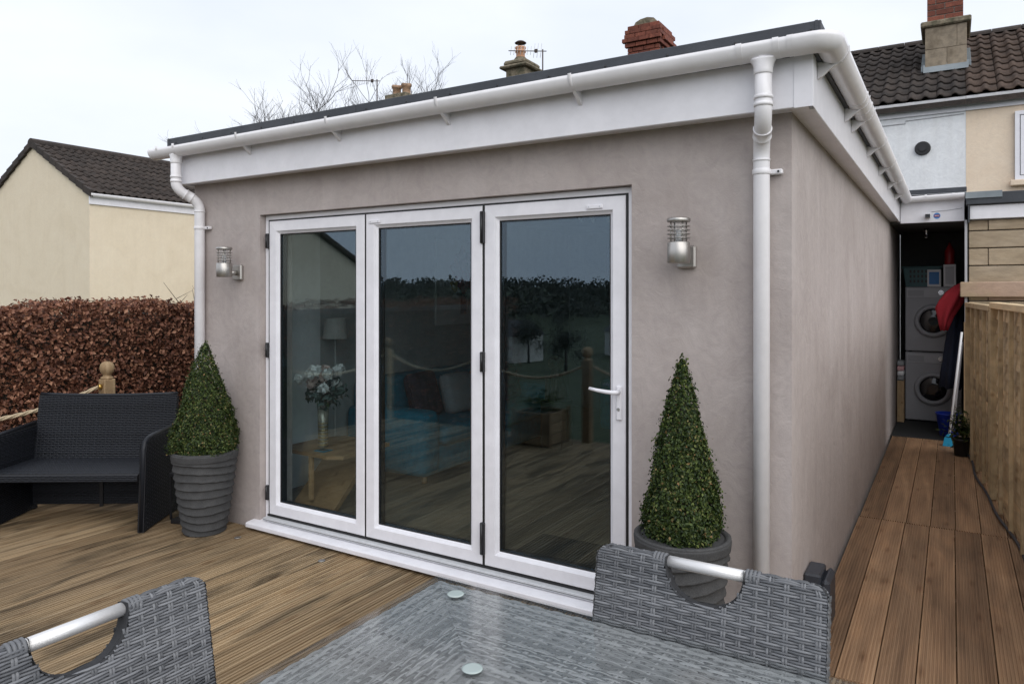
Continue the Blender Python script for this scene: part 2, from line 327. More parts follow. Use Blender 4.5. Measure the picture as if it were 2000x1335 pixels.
def weave(m, surf, U, V, s, r, n, amp, th, mask=None, wn=2, ww=.0032, seg=4):
    """woven cane: bands of n strands along u crossing stakes at pitch s; surf(u, v, h) -> point"""
    rows = max(1, int(round(V / r))); r = V / rows; k = max(1, int(round(U / s))); s = U / k; du = s / seg; nu = k * seg
    for i in range(rows):
        for q in range(n):
            vc = i * r + (q + .5) * r / n; hw = r / n * .47; run = []
            def flush():
                if len(run) > 1:
                    vs = []; jit = random.uniform(-.0006, .0006)
                    for u, h in run: vs += [surf(u, vc - hw, h - th), surf(u, vc - hw * .45, h + th * .75 + jit), surf(u, vc + hw * .45, h + th * .75 + jit), surf(u, vc + hw, h - th)]
                    f = []
                    for a in range(len(run) - 1):
                        for c in range(3): f.append((a * 4 + c, (a + 1) * 4 + c, (a + 1) * 4 + c + 1, a * 4 + c + 1))
                    m.add(vs, f, True)
                run.clear()
            for a in range(nu + 1):
                u = min(a * du, U)
                if mask and not mask(u, vc): flush(); continue
                cc = math.cos(math.pi * (u / s - .5) + math.pi * i); cc = math.copysign(abs(cc) ** .6, cc)
                run.append((u, amp * cc))
            flush()
    for j in range(k):
        uc = (j + .5) * s
        for q in range(wn):
            ux = uc + (q - (wn - 1) / 2) * ww * 2; run = []
            def flush2():
                if len(run) > 1:
                    vs = []
                    for v, h in run: vs += [surf(ux - ww * .95, v, h - th), surf(ux, v, h + th * .7), surf(ux + ww * .95, v, h - th)]
                    f = []
                    for a in range(len(run) - 1):
                        for c in range(2): f.append((a * 3 + c, a * 3 + c + 1, (a + 1) * 3 + c + 1, (a + 1) * 3 + c))
                    m.add(vs, f, True)
                run.clear()
            for a in range(rows * 2 + 1):
                v = min(a * r / 2, V)
                if mask and not mask(uc, v): flush2(); continue
                i = a // 2
                h = 0 if a % 2 == 0 else -amp * math.cos(math.pi * (j + i))
                run.append((v, h))
            flush2()
    return m

# ================================================================== SETTING
def sm(t): t = max(0, min(1, t)); return t * t * (3 - 2 * t)
def gh(x, y):
    z = -.35
    if y < -3.8: z += -2.1 * sm((-3.8 - y) / 7) - 4.5 * sm((-12 - y) / 50) + 9.5 * sm((-70 - y) / 260) * (1 + .25 * math.sin(x * .013) + .15 * math.sin(x * .031 + 1))
    return z
gx = [-1500, -700, -350, -220] + list(range(-160, 161, 20)) + [220, 350, 700, 1500]
gy = [-1500, -900, -500, -380, -330, -290, -250, -210, -170, -130, -100, -70, -50, -35, -25, -18, -14, -11, -9, -7.5, -6, -5, -4, 0, 20, 100, 500, 1500]
g = MB(); g.add([(x, y, gh(x, y)) for y in gy for x in gx], [(j * len(gx) + i, j * len(gx) + i + 1, (j + 1) * len(gx) + i + 1, (j + 1) * len(gx) + i) for j in range(len(gy) - 1) for i in range(len(gx) - 1)], True)
struct(g.build('ground', 'grass'))

# ---- deck boards (real reeded profiles, mesh shared between alike boards)
def board_mesh(name, w, l, grooves, depth, mat, th=.028, edge=.006):
    pts = [(0, -th), (0, -.002), (.002, 0)]
    p = (w - 2 * edge) / grooves
    for i in range(grooves):
        a = edge + i * p; pts += [(a + p * .20, 0), (a + p * .28, -depth), (a + p * .64, -depth), (a + p * .72, 0)]
    pts += [(w - .002, 0), (w, -.002), (w, -th)]
    m = MB(); n = len(pts)
    v = [(x, 0, z) for x, z in pts] + [(x, l, z) for x, z in pts]
    m.add(v, [[i, i + 1, i + 1 + n, i + n] for i in range(n - 1)] + [[n - 1, 0, n, 2 * n - 1], list(range(n - 1, -1, -1)), list(range(n, 2 * n))])
    m.f = [f[::-1] for f in m.f]
    return m.mesh(name, mat)
dk = MB()
for y in (-3.4, -2.9, -2.4, -1.9, -1.4, -.9, -.4, -.06): dk.box(-5.52, -.02, y - .025, y + .025, -.35, -.0285)
for y in (-3.4, -2.9, -2.4, -1.9, -1.4, -.9, -.4, -.06): dk.box(-.01, 1.30, y - .025, y + .025, -.35, -.0285)
deck = struct(dk.build('deck', 'post_wood'))
bmA = board_mesh('plank', .1432, 3.545, 6, .0120, 'deck_wood'); 
x = -5.53; i = 0
while x < 1.25:
    link('plank', bmA, deck, (x, -3.555, random.uniform(-.0012, .0012))); x += .1455; i += 1
# deck left of the extension runs on behind the bench
bmA2 = board_mesh('plank', .1432, .75, 6, .0120, 'deck_wood')
x = -5.53
while x < -4.2:
    link('plank', bmA2, deck, (x, .0, random.uniform(-.0012, .0012))); x += .1455
dk2 = MB()
for y in (.15, .6, 1.2, 1.8, 2.36, 2.46, 3, 3.6, 4.2, 4.8, 5.4): dk2.box(.02, 1.15, y - .025, y + .025, -.35, -.0285)
path = struct(dk2.build('path', 'post_wood'))
bmB = board_mesh('plank', .141, 2.40, 9, .0045, 'path_wood'); bmC = board_mesh('plank', .141, 3.30, 9, .0045, 'path_wood')
for k in range(9):
    x = .022 + k * .1455
    link('plank', bmB, path, (x, .004, random.uniform(-.001, .001)))
    if k < 7: link('plank', bmC, path, (x + .004, 2.412, random.uniform(-.001, .001)))
# flush deck lights
def deck_light(x, y, lab):
    t = thing('deck_light', lab, 'deck light', (x, y, 0), 0, 'deck lights by the door')
    MB().lathe([(.021, .001), (.021, .0035), (.017, .0045), (.015, .003)], x, y, 24).build('rim', 'brushed_steel', t)
    MB().lathe([(.0148, .001), (.0148, .0028)], x, y, 24).build('lens', 'spacer', t)
deck_light(-3.365, -.2, 'small round steel deck light beside the grey pot by the bench'); deck_light(-2.602, -.2, 'small round steel deck light in front of the middle door sill')

# ================================================================== THE EXTENSION
ext = thing('garden_extension', 'single storey flat roofed extension in taupe render with white folding doors', 'extension', (-2, 2.9, 0))
XL, XR = -4.1, 0.0; OX0, OX1, OZ0, OZ1 = -3.395, -.728, .035, 2.110; WT = 2.50
m = MB()
# front wall with its opening (one continuous skin, 0.28 m thick)
for yy, fl in ((0.0, False), (.28, True)):
    q = [(XL, yy, -.3), (XR, yy, -.3), (XR, yy, WT), (XL, yy, WT), (OX0, yy, OZ0), (OX1, yy, OZ0), (OX1, yy, OZ1), (OX0, yy, OZ1)]
    fs = [(0, 1, 5, 4), (1, 2, 6, 5), (2, 3, 7, 6), (3, 0, 4, 7)]
    if fl: q = [(max(p[0], XL + .28) if p[0] < -4 else (min(p[0], -.28) if p[0] > -.1 else p[0]), p[1], p[2]) for p in q]
    m.add(q, [f[::-1] if fl else f for f in fs])
m.add([(OX0, 0, OZ0), (OX0, .28, OZ0), (OX1, .28, OZ0), (OX1, 0, OZ0), (OX0, 0, OZ1), (OX0, .28, OZ1), (OX1, .28, OZ1), (OX1, 0, OZ1)], [(0, 3, 2, 1), (4, 5, 6, 7), (0, 1, 5, 4), (3, 7, 6, 2)])
m.build('front_wall', 'wall_render', ext)
MB().add([(0, 0, -.3), (0, 7.6, -.3), (0, 7.6, WT), (0, 0, WT), (-.28, .28, -.3), (-.28, 7.6, -.3), (-.28, 7.6, WT), (-.28, .28, WT)], [(0, 1, 2, 3), (7, 6, 5, 4), (0, 3, 7, 4), (1, 5, 6, 2), (3, 2, 6, 7)]).build('side_wall', 'wall_render', ext)
MB().add([(XL, 0, -.3), (XL, 7.6, -.3), (XL, 7.6, WT), (XL, 0, WT), (XL + .28, .28, -.3), (XL + .28, 7.6, -.3), (XL + .28, 7.6, WT), (XL + .28, .28, WT)], [(3, 2, 1, 0), (4, 5, 6, 7), (4, 7, 3, 0), (2, 6, 5, 1), (7, 6, 2, 3)]).build('side_wall', 'wall_render', ext)
MB().box(XL + .282, -.282, 5.4, 5.6, -.3, WT).build('back_wall', 'room_white', ext)
# plaster skins inside the room
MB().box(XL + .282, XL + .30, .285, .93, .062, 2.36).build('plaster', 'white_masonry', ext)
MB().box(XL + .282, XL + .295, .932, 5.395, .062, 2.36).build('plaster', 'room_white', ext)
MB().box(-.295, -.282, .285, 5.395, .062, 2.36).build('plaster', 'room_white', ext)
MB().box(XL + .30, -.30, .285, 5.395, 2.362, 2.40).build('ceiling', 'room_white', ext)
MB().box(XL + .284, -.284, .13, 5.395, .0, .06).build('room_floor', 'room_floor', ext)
# roof slab, edge trim, fascia, soffit
MB().box(-4.19, .12, -.125, 7.6, 2.56, 2.655).build('roof', 'felt', ext)
tr = MB().box(-4.205, .138, -.148, -.128, 2.618, 2.684, .003).build('roof_trim', 'felt', ext)
MB().box(.122, .137, -.126, 7.6, 2.618, 2.682, .003).build('roof_trim', 'felt', ext)
MB().box(-4.207, -4.192, -.126, 7.6, 2.618, 2.682, .003).build('roof_trim', 'felt', ext)
for x in (-2.387, -4.185, .12):
    MB().box(x - .006, x + .006, -.151, -.149, 2.619, 2.685, .001).build('joint_strip', 'felt', tr)
scr = MB().lathe([(.0062, 0), (.0062, .0018), (.003, .0035)], 0, 0, 10).xf(Matrix.Rotation(R(90), 4, 'X')).mesh('screw', 'black_metal')
for k in range(15):
    x = -4.10 + k * .30; link('screw', scr, tr, (x + 2, -.148 - 2.9, 2.648))
MB().box(-4.13, .034, -.12, -.095, 2.352, 2.615, .003).build('fascia', 'upvc', ext)
MB().box(.078, .10, -.05, 7.6, 2.352, 2.615, .003).build('fascia', 'upvc', ext)
m = MB().box(.030, .104, -.1235, -.1205, 2.349, 2.612, .001); m.box(.101, .104, -.12, -.049, 2.349, 2.612, .001); m.build('corner_trim', 'upvc', ext)
MB().box(-4.11, -.0, -.094, -.001, 2.362, 2.374).build('soffit', 'upvc', ext)
MB().box(.001, .0775, -.094, 7.6, 2.362, 2.374).build('soffit', 'upvc', ext)
MB().box(XL - .02, XL - .0, -.094, 7.6, 2.352, 2.615).build('fascia', 'upvc', ext)

# ---- gutters: half-round channel swept along a path (outer wall, inner wall, rims)
def gutter(path, name, parent, w=.055, dp=.066, th=.003, mat='gutter_white', n=14):
    """path: [(x, y, z)], channel hangs below z"""
    path = [Vector(p) for p in path]; k = len(path); m = MB(); v = []; prof = []
    for a in range(n + 1):
        t = math.pi * a / n; prof.append((-w * math.cos(t), -dp * math.sin(t) ** .9 if 0 < a < n else 0))
    for a in range(n, -1, -1):
        t = math.pi * a / n; prof.append((-(w - th) * math.cos(t), -(dp - th) * math.sin(t) ** .9 if 0 < a < n else 0))
    q = len(prof)
    for i, p in enumerate(path):
        d0 = (path[i] - path[i - 1]).normalized() if i else None; d1 = (path[i + 1] - path[i]).normalized() if i < k - 1 else None
        a = d0 or d1; b = d1 or d0; t = (a + b).normalized(); s = Vector((t.y, -t.x, 0)).normalized(); sc = 1 / max(.3, t.dot(a))
        for x, z in prof: v.append(p + s * x * sc + Vector((0, 0, z)))
    f = [(i * q + j, (i + 1) * q + j, (i + 1) * q + (j + 1) % q, i * q + (j + 1) % q) for i in range(k - 1) for j in range(q)]
    m.add(v, f, True); m.add([v[j] for j in range(q)], [list(range(q))]); m.add([v[(k - 1) * q + j] for j in range(q)], [list(range(q))[::-1]])
    return m.build(name, mat, parent)
GZ = 2.612; GY = -.183; GXc = .163
def arc(cx, cy, r, a0, a1, n, z): return [(cx + r * math.cos(R(a0 + (a1 - a0) * i / n)), cy + r * math.sin(R(a0 + (a1 - a0) * i / n)), z) for i in range(n + 1)]
gpath = [(-4.30, GY, GZ - .012), (GXc - .045, GY, GZ)] + arc(GXc - .045, GY + .045, .045, -90, 0, 6, GZ)[1:] + [(GXc, 5.72, GZ)]
gut = gutter(gpath, 'gutter', ext)
gutter([(GXc - .12, GY, GZ + .001), (GXc - .047, GY, GZ + .001)] + arc(GXc - .047, GY + .047, .047, -90, 0, 6, GZ + .001)[1:] + [(GXc, GY + .16, GZ + .001)], 'corner_joint', gut, .059, .0695)
def collar_x(x, wd=.02, o=.0585, d=.0695, z=None): gutter([(x - wd / 2, GY, (z or GZ) + .002), (x + wd / 2, GY, (z or GZ) + .002)], 'collar', gut, o, d)
def collar_y(y, wd=.022, o=.0585, d=.0695): gutter([(GXc, y - wd / 2, GZ + .002), (GXc, y + wd / 2, GZ + .002)], 'collar', gut, o, d)
def bracket_x(x):
    m = MB(); z = GZ + .003
    pts = []
    for a in range(13):
        t = math.pi * a / 12; pts.append((GY - .0595 * math.cos(t), z - .0705 * math.sin(t) ** .9 if 0 < a < 12 else z))
    o = pts + [(GY + .0575, z), (-.121, z), (-.121, z - .16), (GY + .052, z - .15), (GY + .03, z - .13)]
    m = MB(); v = []; n = 13
    inner = [(GY + (y - GY) * .955, z + (zz - z) * .965 - .0) for y, zz in pts]
    for y, zz in pts: v += [(x - .009, y, zz), (x + .009, y, zz)]
    for y, zz in inner: v += [(x - .009, y, zz), (x + .009, y, zz)]
    f = []
    for a in range(n - 1):
        f += [(a * 2, a * 2 + 1, a * 2 + 3, a * 2 + 2), (26 + a * 2, 28 + a * 2, 29 + a * 2, 27 + a * 2), (a * 2, a * 2 + 2, 28 + a * 2, 26 + a * 2), (a * 2 + 1, 27 + a * 2, 29 + a * 2, a * 2 + 3)]
    m.add(v, f, True)
    m.prism([(GY - .015, z - .071), (GY + .02, z - .066), (-.1215, z - .05), (-.1215, z - .125), (GY + .045, z - .115), (GY + .02, z - .092)], x - .009, x + .009, 'x')
    return m
for x in (-3.335, -2.531, -1.727, -.941): bracket_x(x).build('bracket', 'gutter_white', gut)
for x in (-4.19, -4.0, -.165, -.02, .035): collar_x(x, .024)
rotY = Matrix.Translation((GXc, 0, 0)) @ Matrix.Rotation(R(90), 4, 'Z') @ Matrix.Translation((0, -GY, 0))
for y in (.02, .92, 1.22, 2.1, 3.0, 3.9, 4.8): 
    mm = bracket_x(0); mm.xf(Matrix.Translation((0, y, 0)) @ rotY); 
    mm.v = [(min(max(p[0], .1005), 9), p[1], p[2]) for p in mm.v]; mm.build('bracket', 'gutter_white', gut)
for y in (.83, 1.07, .05): collar_y(y, .03)
# ---- downpipes
def bezier_bend(p0, p1, p2, n=6): return [tuple(Vector(p0) * (1 - t) ** 2 + Vector(p1) * 2 * t * (1 - t) + Vector(p2) * t * t) for t in [i / n for i in range(n + 1)]]
def downpipe(xt, xb, zc, side=1):
    y0, y1, r = GY, -.046, .0345
    path = [(xt, y0, 2.56), (xt, y0, 2.375)] + bezier_bend((xt, y0, 2.36), (xt, y0, 2.315), (xt + (xb - xt) * .3, y0 + (y1 - y0) * .3, 2.285)) + \
        bezier_bend((xt + (xb - xt) * .7, y0 + (y1 - y0) * .7, 2.25), (xb, y1, 2.215), (xb, y1, 2.17)) + [(xb, y1, .012)]
    p = MB().tube(path, r, 20).build('downpipe', 'gutter_white', ext)
    fl_ = lambda r, z, th: (r * (1 + .5 * max(0, (z - 2.505) / .05) ** 2 * math.cos(th) ** 2) if z < 2.56 else r, z)
    MB().lathe([(.0365, 2.488), (.0382, 2.492), (.0382, 2.505), (.0382, 2.515), (.0382, 2.525), (.0384, 2.535), (.0388, 2.545), (.039, 2.552)], xt, y0, 28, fn=fl_).build('outlet', 'gutter_white', p)
    for z in (2.365, 2.395): MB().lathe([(.0375, z - .008), (.0385, z), (.0375, z + .008)], xt, y0, 20).build('collar', 'gutter_white', p)
    a = Vector((xt + (xb - xt) * .38, y0 + (y1 - y0) * .38, 2.278)); b = Vector((xt + (xb - xt) * .68, y0 + (y1 - y0) * .68, 2.252))
    MB().tube([a, a.lerp(b, .08), a.lerp(b, .1), a.lerp(b, .9), a.lerp(b, .92), b], [.039, .039, .0375, .0375, .039, .039], 20).build('collar', 'gutter_white', p)
    MB().lathe([(.0365, 2.155), (.0365, 2.165)], xb, y1, 20).build('collar', 'gutter_white', p)
    for z in (zc,):
        c = MB().lathe([(.0365, z - .012), (.0385, z - .009), (.0385, z + .009), (.0365, z + .012)], xb, y1, 20); c.box(xb + .03, xb + .082, -.03, -.004, z - .011, z + .011, .004)
        cl = c.build('pipe_clip', 'gutter_white', p); MB().tube([(xb + .066, -.031, z), (xb + .066, -.0335, z)], .005, 10).build('screw', 'black_metal', cl)
downpipe(-.078, -.115, 2.11); downpipe(-4.045, -3.977, 2.045)

# ---- folding doors
def mitred(m, x0, x1, z0, z1, prof):
    """four mitred lengths; prof = [(inset, y)]"""
    out = []
    cs = lambda i: [(x0 + i, z0 + i), (x1 - i, z0 + i), (x1 - i, z1 - i), (x0 + i, z1 - i)]
    for e in range(4):
        mm = MB(); v = []
        for i, y in prof:
            c = cs(i); a, b = c[e], c[(e + 1) % 4]; v += [(a[0], y, a[1]), (b[0], y, b[1])]
        n = len(prof); mm.add(v, [(k * 2, k * 2 + 1, k * 2 + 3, k * 2 + 2) for k in range(n - 1)]); out.append(mm)
    return out
names = ['rail', 'stile', 'rail', 'stile']
df = None
for nm, mm in zip(['threshold', 'jamb', 'head', 'jamb'], mitred(None, -3.391, -.732, .052, 2.107, [(0, .14), (0, .047), (.003, .044), (.028, .044), (.031, .047), (.031, .075), (.05, .078), (.05, .14)])):
    mm.build('door_frame' if nm != 'threshold' else 'threshold', 'upvc' if nm != 'threshold' else 'track_grey', ext)
# black seal between frame and leaves
MB().add(*(lambda x0, x1, z0, z1: ([(x0, .0455, z0), (x1, .0455, z0), (x1, .0455, z1), (x0, .0455, z1), (x0 + .03, .0455, z0 + .03), (x1 - .03, .0455, z0 + .03), (x1 - .03, .0455, z1 - .03), (x0 + .03, .0455, z1 - .03)], [(0, 1, 5, 4), (1, 2, 6, 5), (2, 3, 7, 6), (3, 0, 4, 7)]))(-3.361, -.762, .083, 2.077)).build('seal', 'black_seal', ext)
leafs = []
for x0, x1 in ((-3.347, -2.4865), (-2.4735, -1.6185), (-1.6025, -.776)):
    z0, z1 = .096, 2.0665
    dp_ = MB().box(x0 + .02, x1 - .02, .058, .066, z0 + .02, z0 + .06).build('door_leaf', 'upvc', ext)
    for nm, mm in zip(names, mitred(None, x0, x1, z0, z1, [(0, .115), (0, .042), (.004, .038), (.066, .038), (.069, .041), (.072, .047), (.086, .058), (.086, .066)])):
        mm.build(nm, 'upvc', dp_)
    for mm in mitred(None, x0, x1, z0, z1, [(.086, .0665), (.086, .116), (0, .116), (0, .1155)]): mm.build('spacer_bar', 'black_seal', dp_)
    for mm in mitred(None, x0 + .086, x1 - .086, z0 + .086, z1 - .086, [(-.0005, .058), (.0065, .0605), (.0065, .0665)]): mm.build('gasket', 'black_seal', dp_)
    MB().box(x0 + .087, x1 - .087, .067, .091, z0 + .087, z1 - .087).build('pane', 'door_glass', dp_)
    leafs.append(dp_)
MB().box(-2.4863, -2.4737, .0425, .068, .097, 2.066).build('seal', 'black_seal', ext); MB().box(-1.6183, -1.6027, .0425, .068, .097, 2.066).build('seal', 'black_seal', ext)
def hinge(x, z0, z1, w, par):
    m = MB().box(x - w / 2, x + w / 2, .022, .0435, z0, z1, .003)
    m.tube([(x, .022, z0 + .004), (x, .022, z1 - .004)], .0075, 10); m.build('hinge', 'black_metal', par)
for a, b in ((1.885, 1.985), (1.15, 1.25), (.19, .29)): hinge(-3.356, a, b, .022, leafs[0])
for a, b in ((1.86, 2.035), (1.155, 1.265), (.155, .33)): hinge(-1.611, a, b, .027, leafs[2])
# lever handle, escutcheon, restrictors
hp = MB().box(-.822, -.792, .024, .0375, .965, 1.135, .007).build('handle_plate', 'upvc', leafs[2])
MB().tube([(-.807, .026, 1.105), (-.807, -.006, 1.105), (-.818, -.018, 1.106), (-.85, -.022, 1.108), (-.90, -.02, 1.112), (-.945, -.014, 1.118)], [.012, .011, .0105, .010, .009, .008], 12).build('lever', 'upvc', leafs[2])
MB().tube([(-.807, .0245, 1.02), (-.807, .0215, 1.02)], .0085, 14).build('key_barrel', 'aluminium', leafs[2])
for cx, lf in ((-.94, 2), (-2.40, 1)):
    MB().box(cx - .045, cx + .045, .030, .0375, 2.008, 2.030, .006).build('restrictor', 'upvc', leafs[lf])
    for dx in (-.03, .03): MB().tube([(cx + dx, .0303, 2.019), (cx + dx, .0285, 2.019)], .004, 8).build('screw', 'aluminium', leafs[lf])
# track and sill
m = MB().box(-3.36, -.762, -.006, .044, .062, .082, .002); tk = m.build('track', 'track_grey', ext)
MB().box(-3.35, -.77, -.0075, -.0062, .0695, .0715).build('slot', 'black_seal', tk); MB().box(-3.36, -.762, .034, .0435, .0832, .0945).build('slot', 'black_seal', tk)
MB().prism([(.044, .0605), (-.052, .052), (-.066, .049), (-.070, .044), (-.070, .022), (-.066, .018), (-.03, .018), (-.03, .0345), (.044, .0345)][::-1], -3.452, -.672, 'x').build('sill', 'upvc', ext)

# ---- passage between the extension and the stone outhouse
pas = thing('covered_passage', 'covered utility passage with white fascia between extension and stone outhouse', 'passage', (.4, 6.6, 0))
MB().box(.105, .70, 5.70, 5.72, 2.335, 2.60, .003).build('fascia', 'upvc', pas)
MB().box(.005, .715, 5.722, 9.98, 2.55, 2.64).build('roof', 'felt', pas)
MB().box(.145, .72, 5.66, 5.70, 2.64, 2.69, .004).build('roof_trim', 'felt', pas)
MB().box(.005, .715, 5.73, 7.6, 2.34, 2.36).build('ceiling', 'passage_wall_shaded', pas)
MB().box(.005, .73, 7.60, 7.7, -.3, 2.54).build('back_wall', 'passage_wall_shaded', pas)
MB().box(.725, .74, 5.66, 7.6, -.3, 2.335).build('side_wall', 'passage_wall_shaded', pas)
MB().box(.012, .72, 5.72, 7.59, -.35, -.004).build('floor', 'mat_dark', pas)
MB().box(.70, .724, 5.60, 5.65, 0, 2.335, .003).build('door_jamb', 'grey_enamel', pas)
pg = gutter([(.21, 5.64, 2.612), (.70, 5.64, 2.622)], 'gutter', pas, .050, .060)
for x in (.35, .60): gutter([(x - .011, 5.64, 2.622), (x + .011, 5.64, 2.622)], 'collar', pg, .053, .064)
MB().tube([(.68, 5.697, 2.47), (.55, 5.696, 2.455), (.40, 5.696, 2.447)], .003, 6).build('cable', 'grey_enamel', pas)
cc = thing('security_camera', 'small white security camera with black lens on passage fascia', 'camera', (.365, 5.70, 2.40))
MB().box(.340, .392, 5.63, 5.698, 2.375, 2.425, .008).build('housing', 'white_plastic', cc); MB().box(.343, .389, 5.622, 5.6295, 2.378, 2.42, .004).build('front_glass', 'dark_glass', cc)
MB().tube([(.366, 5.6215, 2.40), (.366, 5.618, 2.40)], .012, 14).build('lens', 'black_metal', cc)
st = thing('warning_sticker', 'round blue and red sticker beside the security camera', 'sticker', (.45, 5.699, 2.40))
MB().tube([(.45, 5.6995, 2.402), (.45, 5.697, 2.402)], .032, 24).build('disc', 'label_blue', st); MB().box(.426, .474, 5.694, 5.6965, 2.39, 2.413, .001).build('band', 'red_plastic', st)
MB().box(.43, .47, 5.692, 5.6937, 2.399, 2.404).build('lettering', 'white_plastic', st)

# ---- stone outhouse beside the passage
oh = thing('stone_outhouse', 'coursed honey stone outhouse with white fascia and dark felt roof behind the fence', 'outhouse', (1.9, 6.6, 0))
MB().box(.748, 3.2, 5.63, 7.6, -.3, 2.33).build('core', 'mortar_dark', oh)
z = -.3; row = 0
while z < 2.30:
    hgt = .176; x = .735; first = (.17 if row % 2 == 0 else .62); k = 0
    while x < 3.2:
        w_ = first if k == 0 else random.uniform(.5, .85); w_ = min(w_, 3.2 - x)
        if w_ > .05: MB().box(x + .003, x + w_ - .004, 5.592 + random.uniform(-.002, .002), 5.632, z + .003, min(z + hgt - .004, 2.325), .005).build('stone_block', 'stone' if not 1.48 < z + .09 < 1.66 else 'pink_stone', oh)
        x += w_; k += 1
    z += .18; row += 1
MB().box(.66, 1.75, 5.53, 5.591, 1.535, 1.69, .008).build('ledge', 'pink_stone', oh)
MB().box(.745, 3.3, 5.54, 5.575, 2.335, 2.475, .003).build('fascia', 'upvc', oh)
MB().box(.712, 3.3, 5.50, 7.7, 2.482, 2.60, .006).build('roof', 'felt', oh)
MB().box(.73, .742, 5.5, 7.5, 2.3, 2.48).build('roof_trim', 'felt', oh)
MB().box(.705, 1.02, 5.488, 5.498, 2.545, 2.612, .002).build('flashing', 'lead', oh)

# ---- roof tile and brick meshes
def tile_mesh(name, mat, w=.40, l=.42, rolls=2):
    nu = 8 * rolls; m = MB(); v = []
    for lvl in (0, 1):
        for j in (0, 1):
            for i in range(nu + 1):
                u = i / nu; ph = (u * rolls) % 1.0 if i < nu else 0
                h = .040 * max(0, math.sin(math.pi * min(1, ph / .52))) ** .9 if ph < .52 else .004 * math.sin(math.pi * (ph - .52) / .48) * -1
                v.append((u * (w - .004), j * l, h + (.034 - .030 * j) - lvl * .016))
    n = nu + 1; f = []
    for i in range(nu): f += [(i, i + 1, n + i + 1, n + i), (2 * n + i, 3 * n + i, 3 * n + i + 1, 2 * n + i + 1), (i, 2 * n + i, 2 * n + i + 1, i + 1)]
    f += [(0, n, 3 * n, 2 * n), (nu, 2 * n + nu, 3 * n + nu, n + nu)]
    m.add(v, f, False)
    for k in range(0, len(f) - 2): m.sm[k] = (k % 3 == 0)
    return m.mesh(name, mat)
T1 = tile_mesh('roof_tile', 'roof_tile'); T2 = tile_mesh('roof_tile', 'roof_tile_red')
def brick_mesh(w, d, h): return MB().box(0, w, 0, d, 0, h, .004).mesh('brick', 'brick')

# ================================================================== TERRACE BEHIND
EY, EZ, RY, RZ_ = 9.82, 4.60, 12.8, 6.37; PIT = math.atan2(RZ_ - EZ, RY - EY)
def house(x0, x1, label, wallmat, tile, tiles=True, window=None, group=None):
    t = thing('terraced_house', label, 'house', ((x0 + x1) / 2, 12.6, -.35))
    if group: t['group'] = group
    MB().box(x0, x1, 10, 15.2, -.35, 4.60).build('wall', wallmat, t)
    rf = MB().prism([(EY + .03, EZ - .012), (RY, RZ_ - .012), (15.5, EZ - .05), (15.5, EZ - .15), (RY, RZ_ - .12), (EY + .03, EZ - .13)][::-1], x0, x1 - .001, 'x').build('roof', 'roof_tile', t)
    if tiles:
        n = max(1, int(round((x1 - x0) / .40)))
        lo = Vector(t.location)
        for r in range(10):
            for c in range(n):
                s = r * .343; x = x0 + c * (x1 - x0) / n
                p = Vector((x, EY + s * math.cos(PIT), EZ + s * math.sin(PIT))) - lo
                link('roof_tile', tile, rf, p + Vector((0, 0, random.uniform(-.003, .003))), (PIT + random.uniform(-.006, .006), 0, random.uniform(-.006, .006)))
    rt = MB()
    for a in range(int((x1 - x0) / .45) + 1):
        xa = x0 + a * .45; xb = min(xa + .44, x1)
        if xb - xa < .05: continue
        MB().prism([(RY + .13 * math.cos(R(q)), RZ_ - .03 + .115 * math.sin(R(q))) for q in range(0, 181, 22)], xa, xb, 'x').build('ridge_tile', 'roof_tile', rf)
    MB().box(x0, x1 - .002, 9.965, 9.998, 4.40, 4.60).build('fascia', 'upvc', t)
    gutter([(x0, 9.90, 4.60), (x1 - .002, 9.90, 4.60)], 'gutter', t, .058, .085, mat='gutter_white')
    return t, rf
hw, hwr = house(-2.0, .775, 'white painted terraced house with round black wall vent', 'white_masonry', T1)
hc, hcr = house(.777, 5.2, 'peach rendered terraced house with white framed upstairs window', 'house_cream', T2)
# vent and wall cables on the white house
v = MB(); v.tube([(.19, 9.998, 3.875), (.19, 9.95, 3.875)], [.115, .10], 24); ve = v.build('wall_vent', 'black_plastic', hw)
MB().tube([(.19, 9.9495, 3.875), (.19, 9.93, 3.875)], .055, 20).build('vent_cap', 'black_metal', ve)
MB().tube([(-1.2, 9.99, 4.29), (-.05, 9.99, 4.30), (-.05, 9.99, 4.34), (.75, 9.99, 4.36)], .006, 6).build('cable', 'grey_enamel', hw)
# upstairs window on the peach house
wx0, wx1, wz0, wz1 = 1.40, 2.5, 3.27, 4.30
wf = MB().box(wx0, wx1, 9.955, 9.965, wz0, wz1).build('window', 'dark_glass', hc)
for e in mitred(None, wx0, wx1, wz0, wz1, [(0, .999 * 10), (0, 9.93), (.055, 9.93), (.062, 9.95)]): e.build('frame', 'upvc', wf)
for e in mitred(None, wx0 + .07, wx1 - .55, wz0 + .07, wz1 - .07, [(0, 9.953), (0, 9.935), (.045, 9.935), (.05, 9.95)]): e.build('sash', 'upvc', wf)
MB().box(wx0 - .06, wx1 + .06, 9.90, 9.998, wz0 - .09, wz0 - .005, .01).build('sill', 'house_cream', wf)
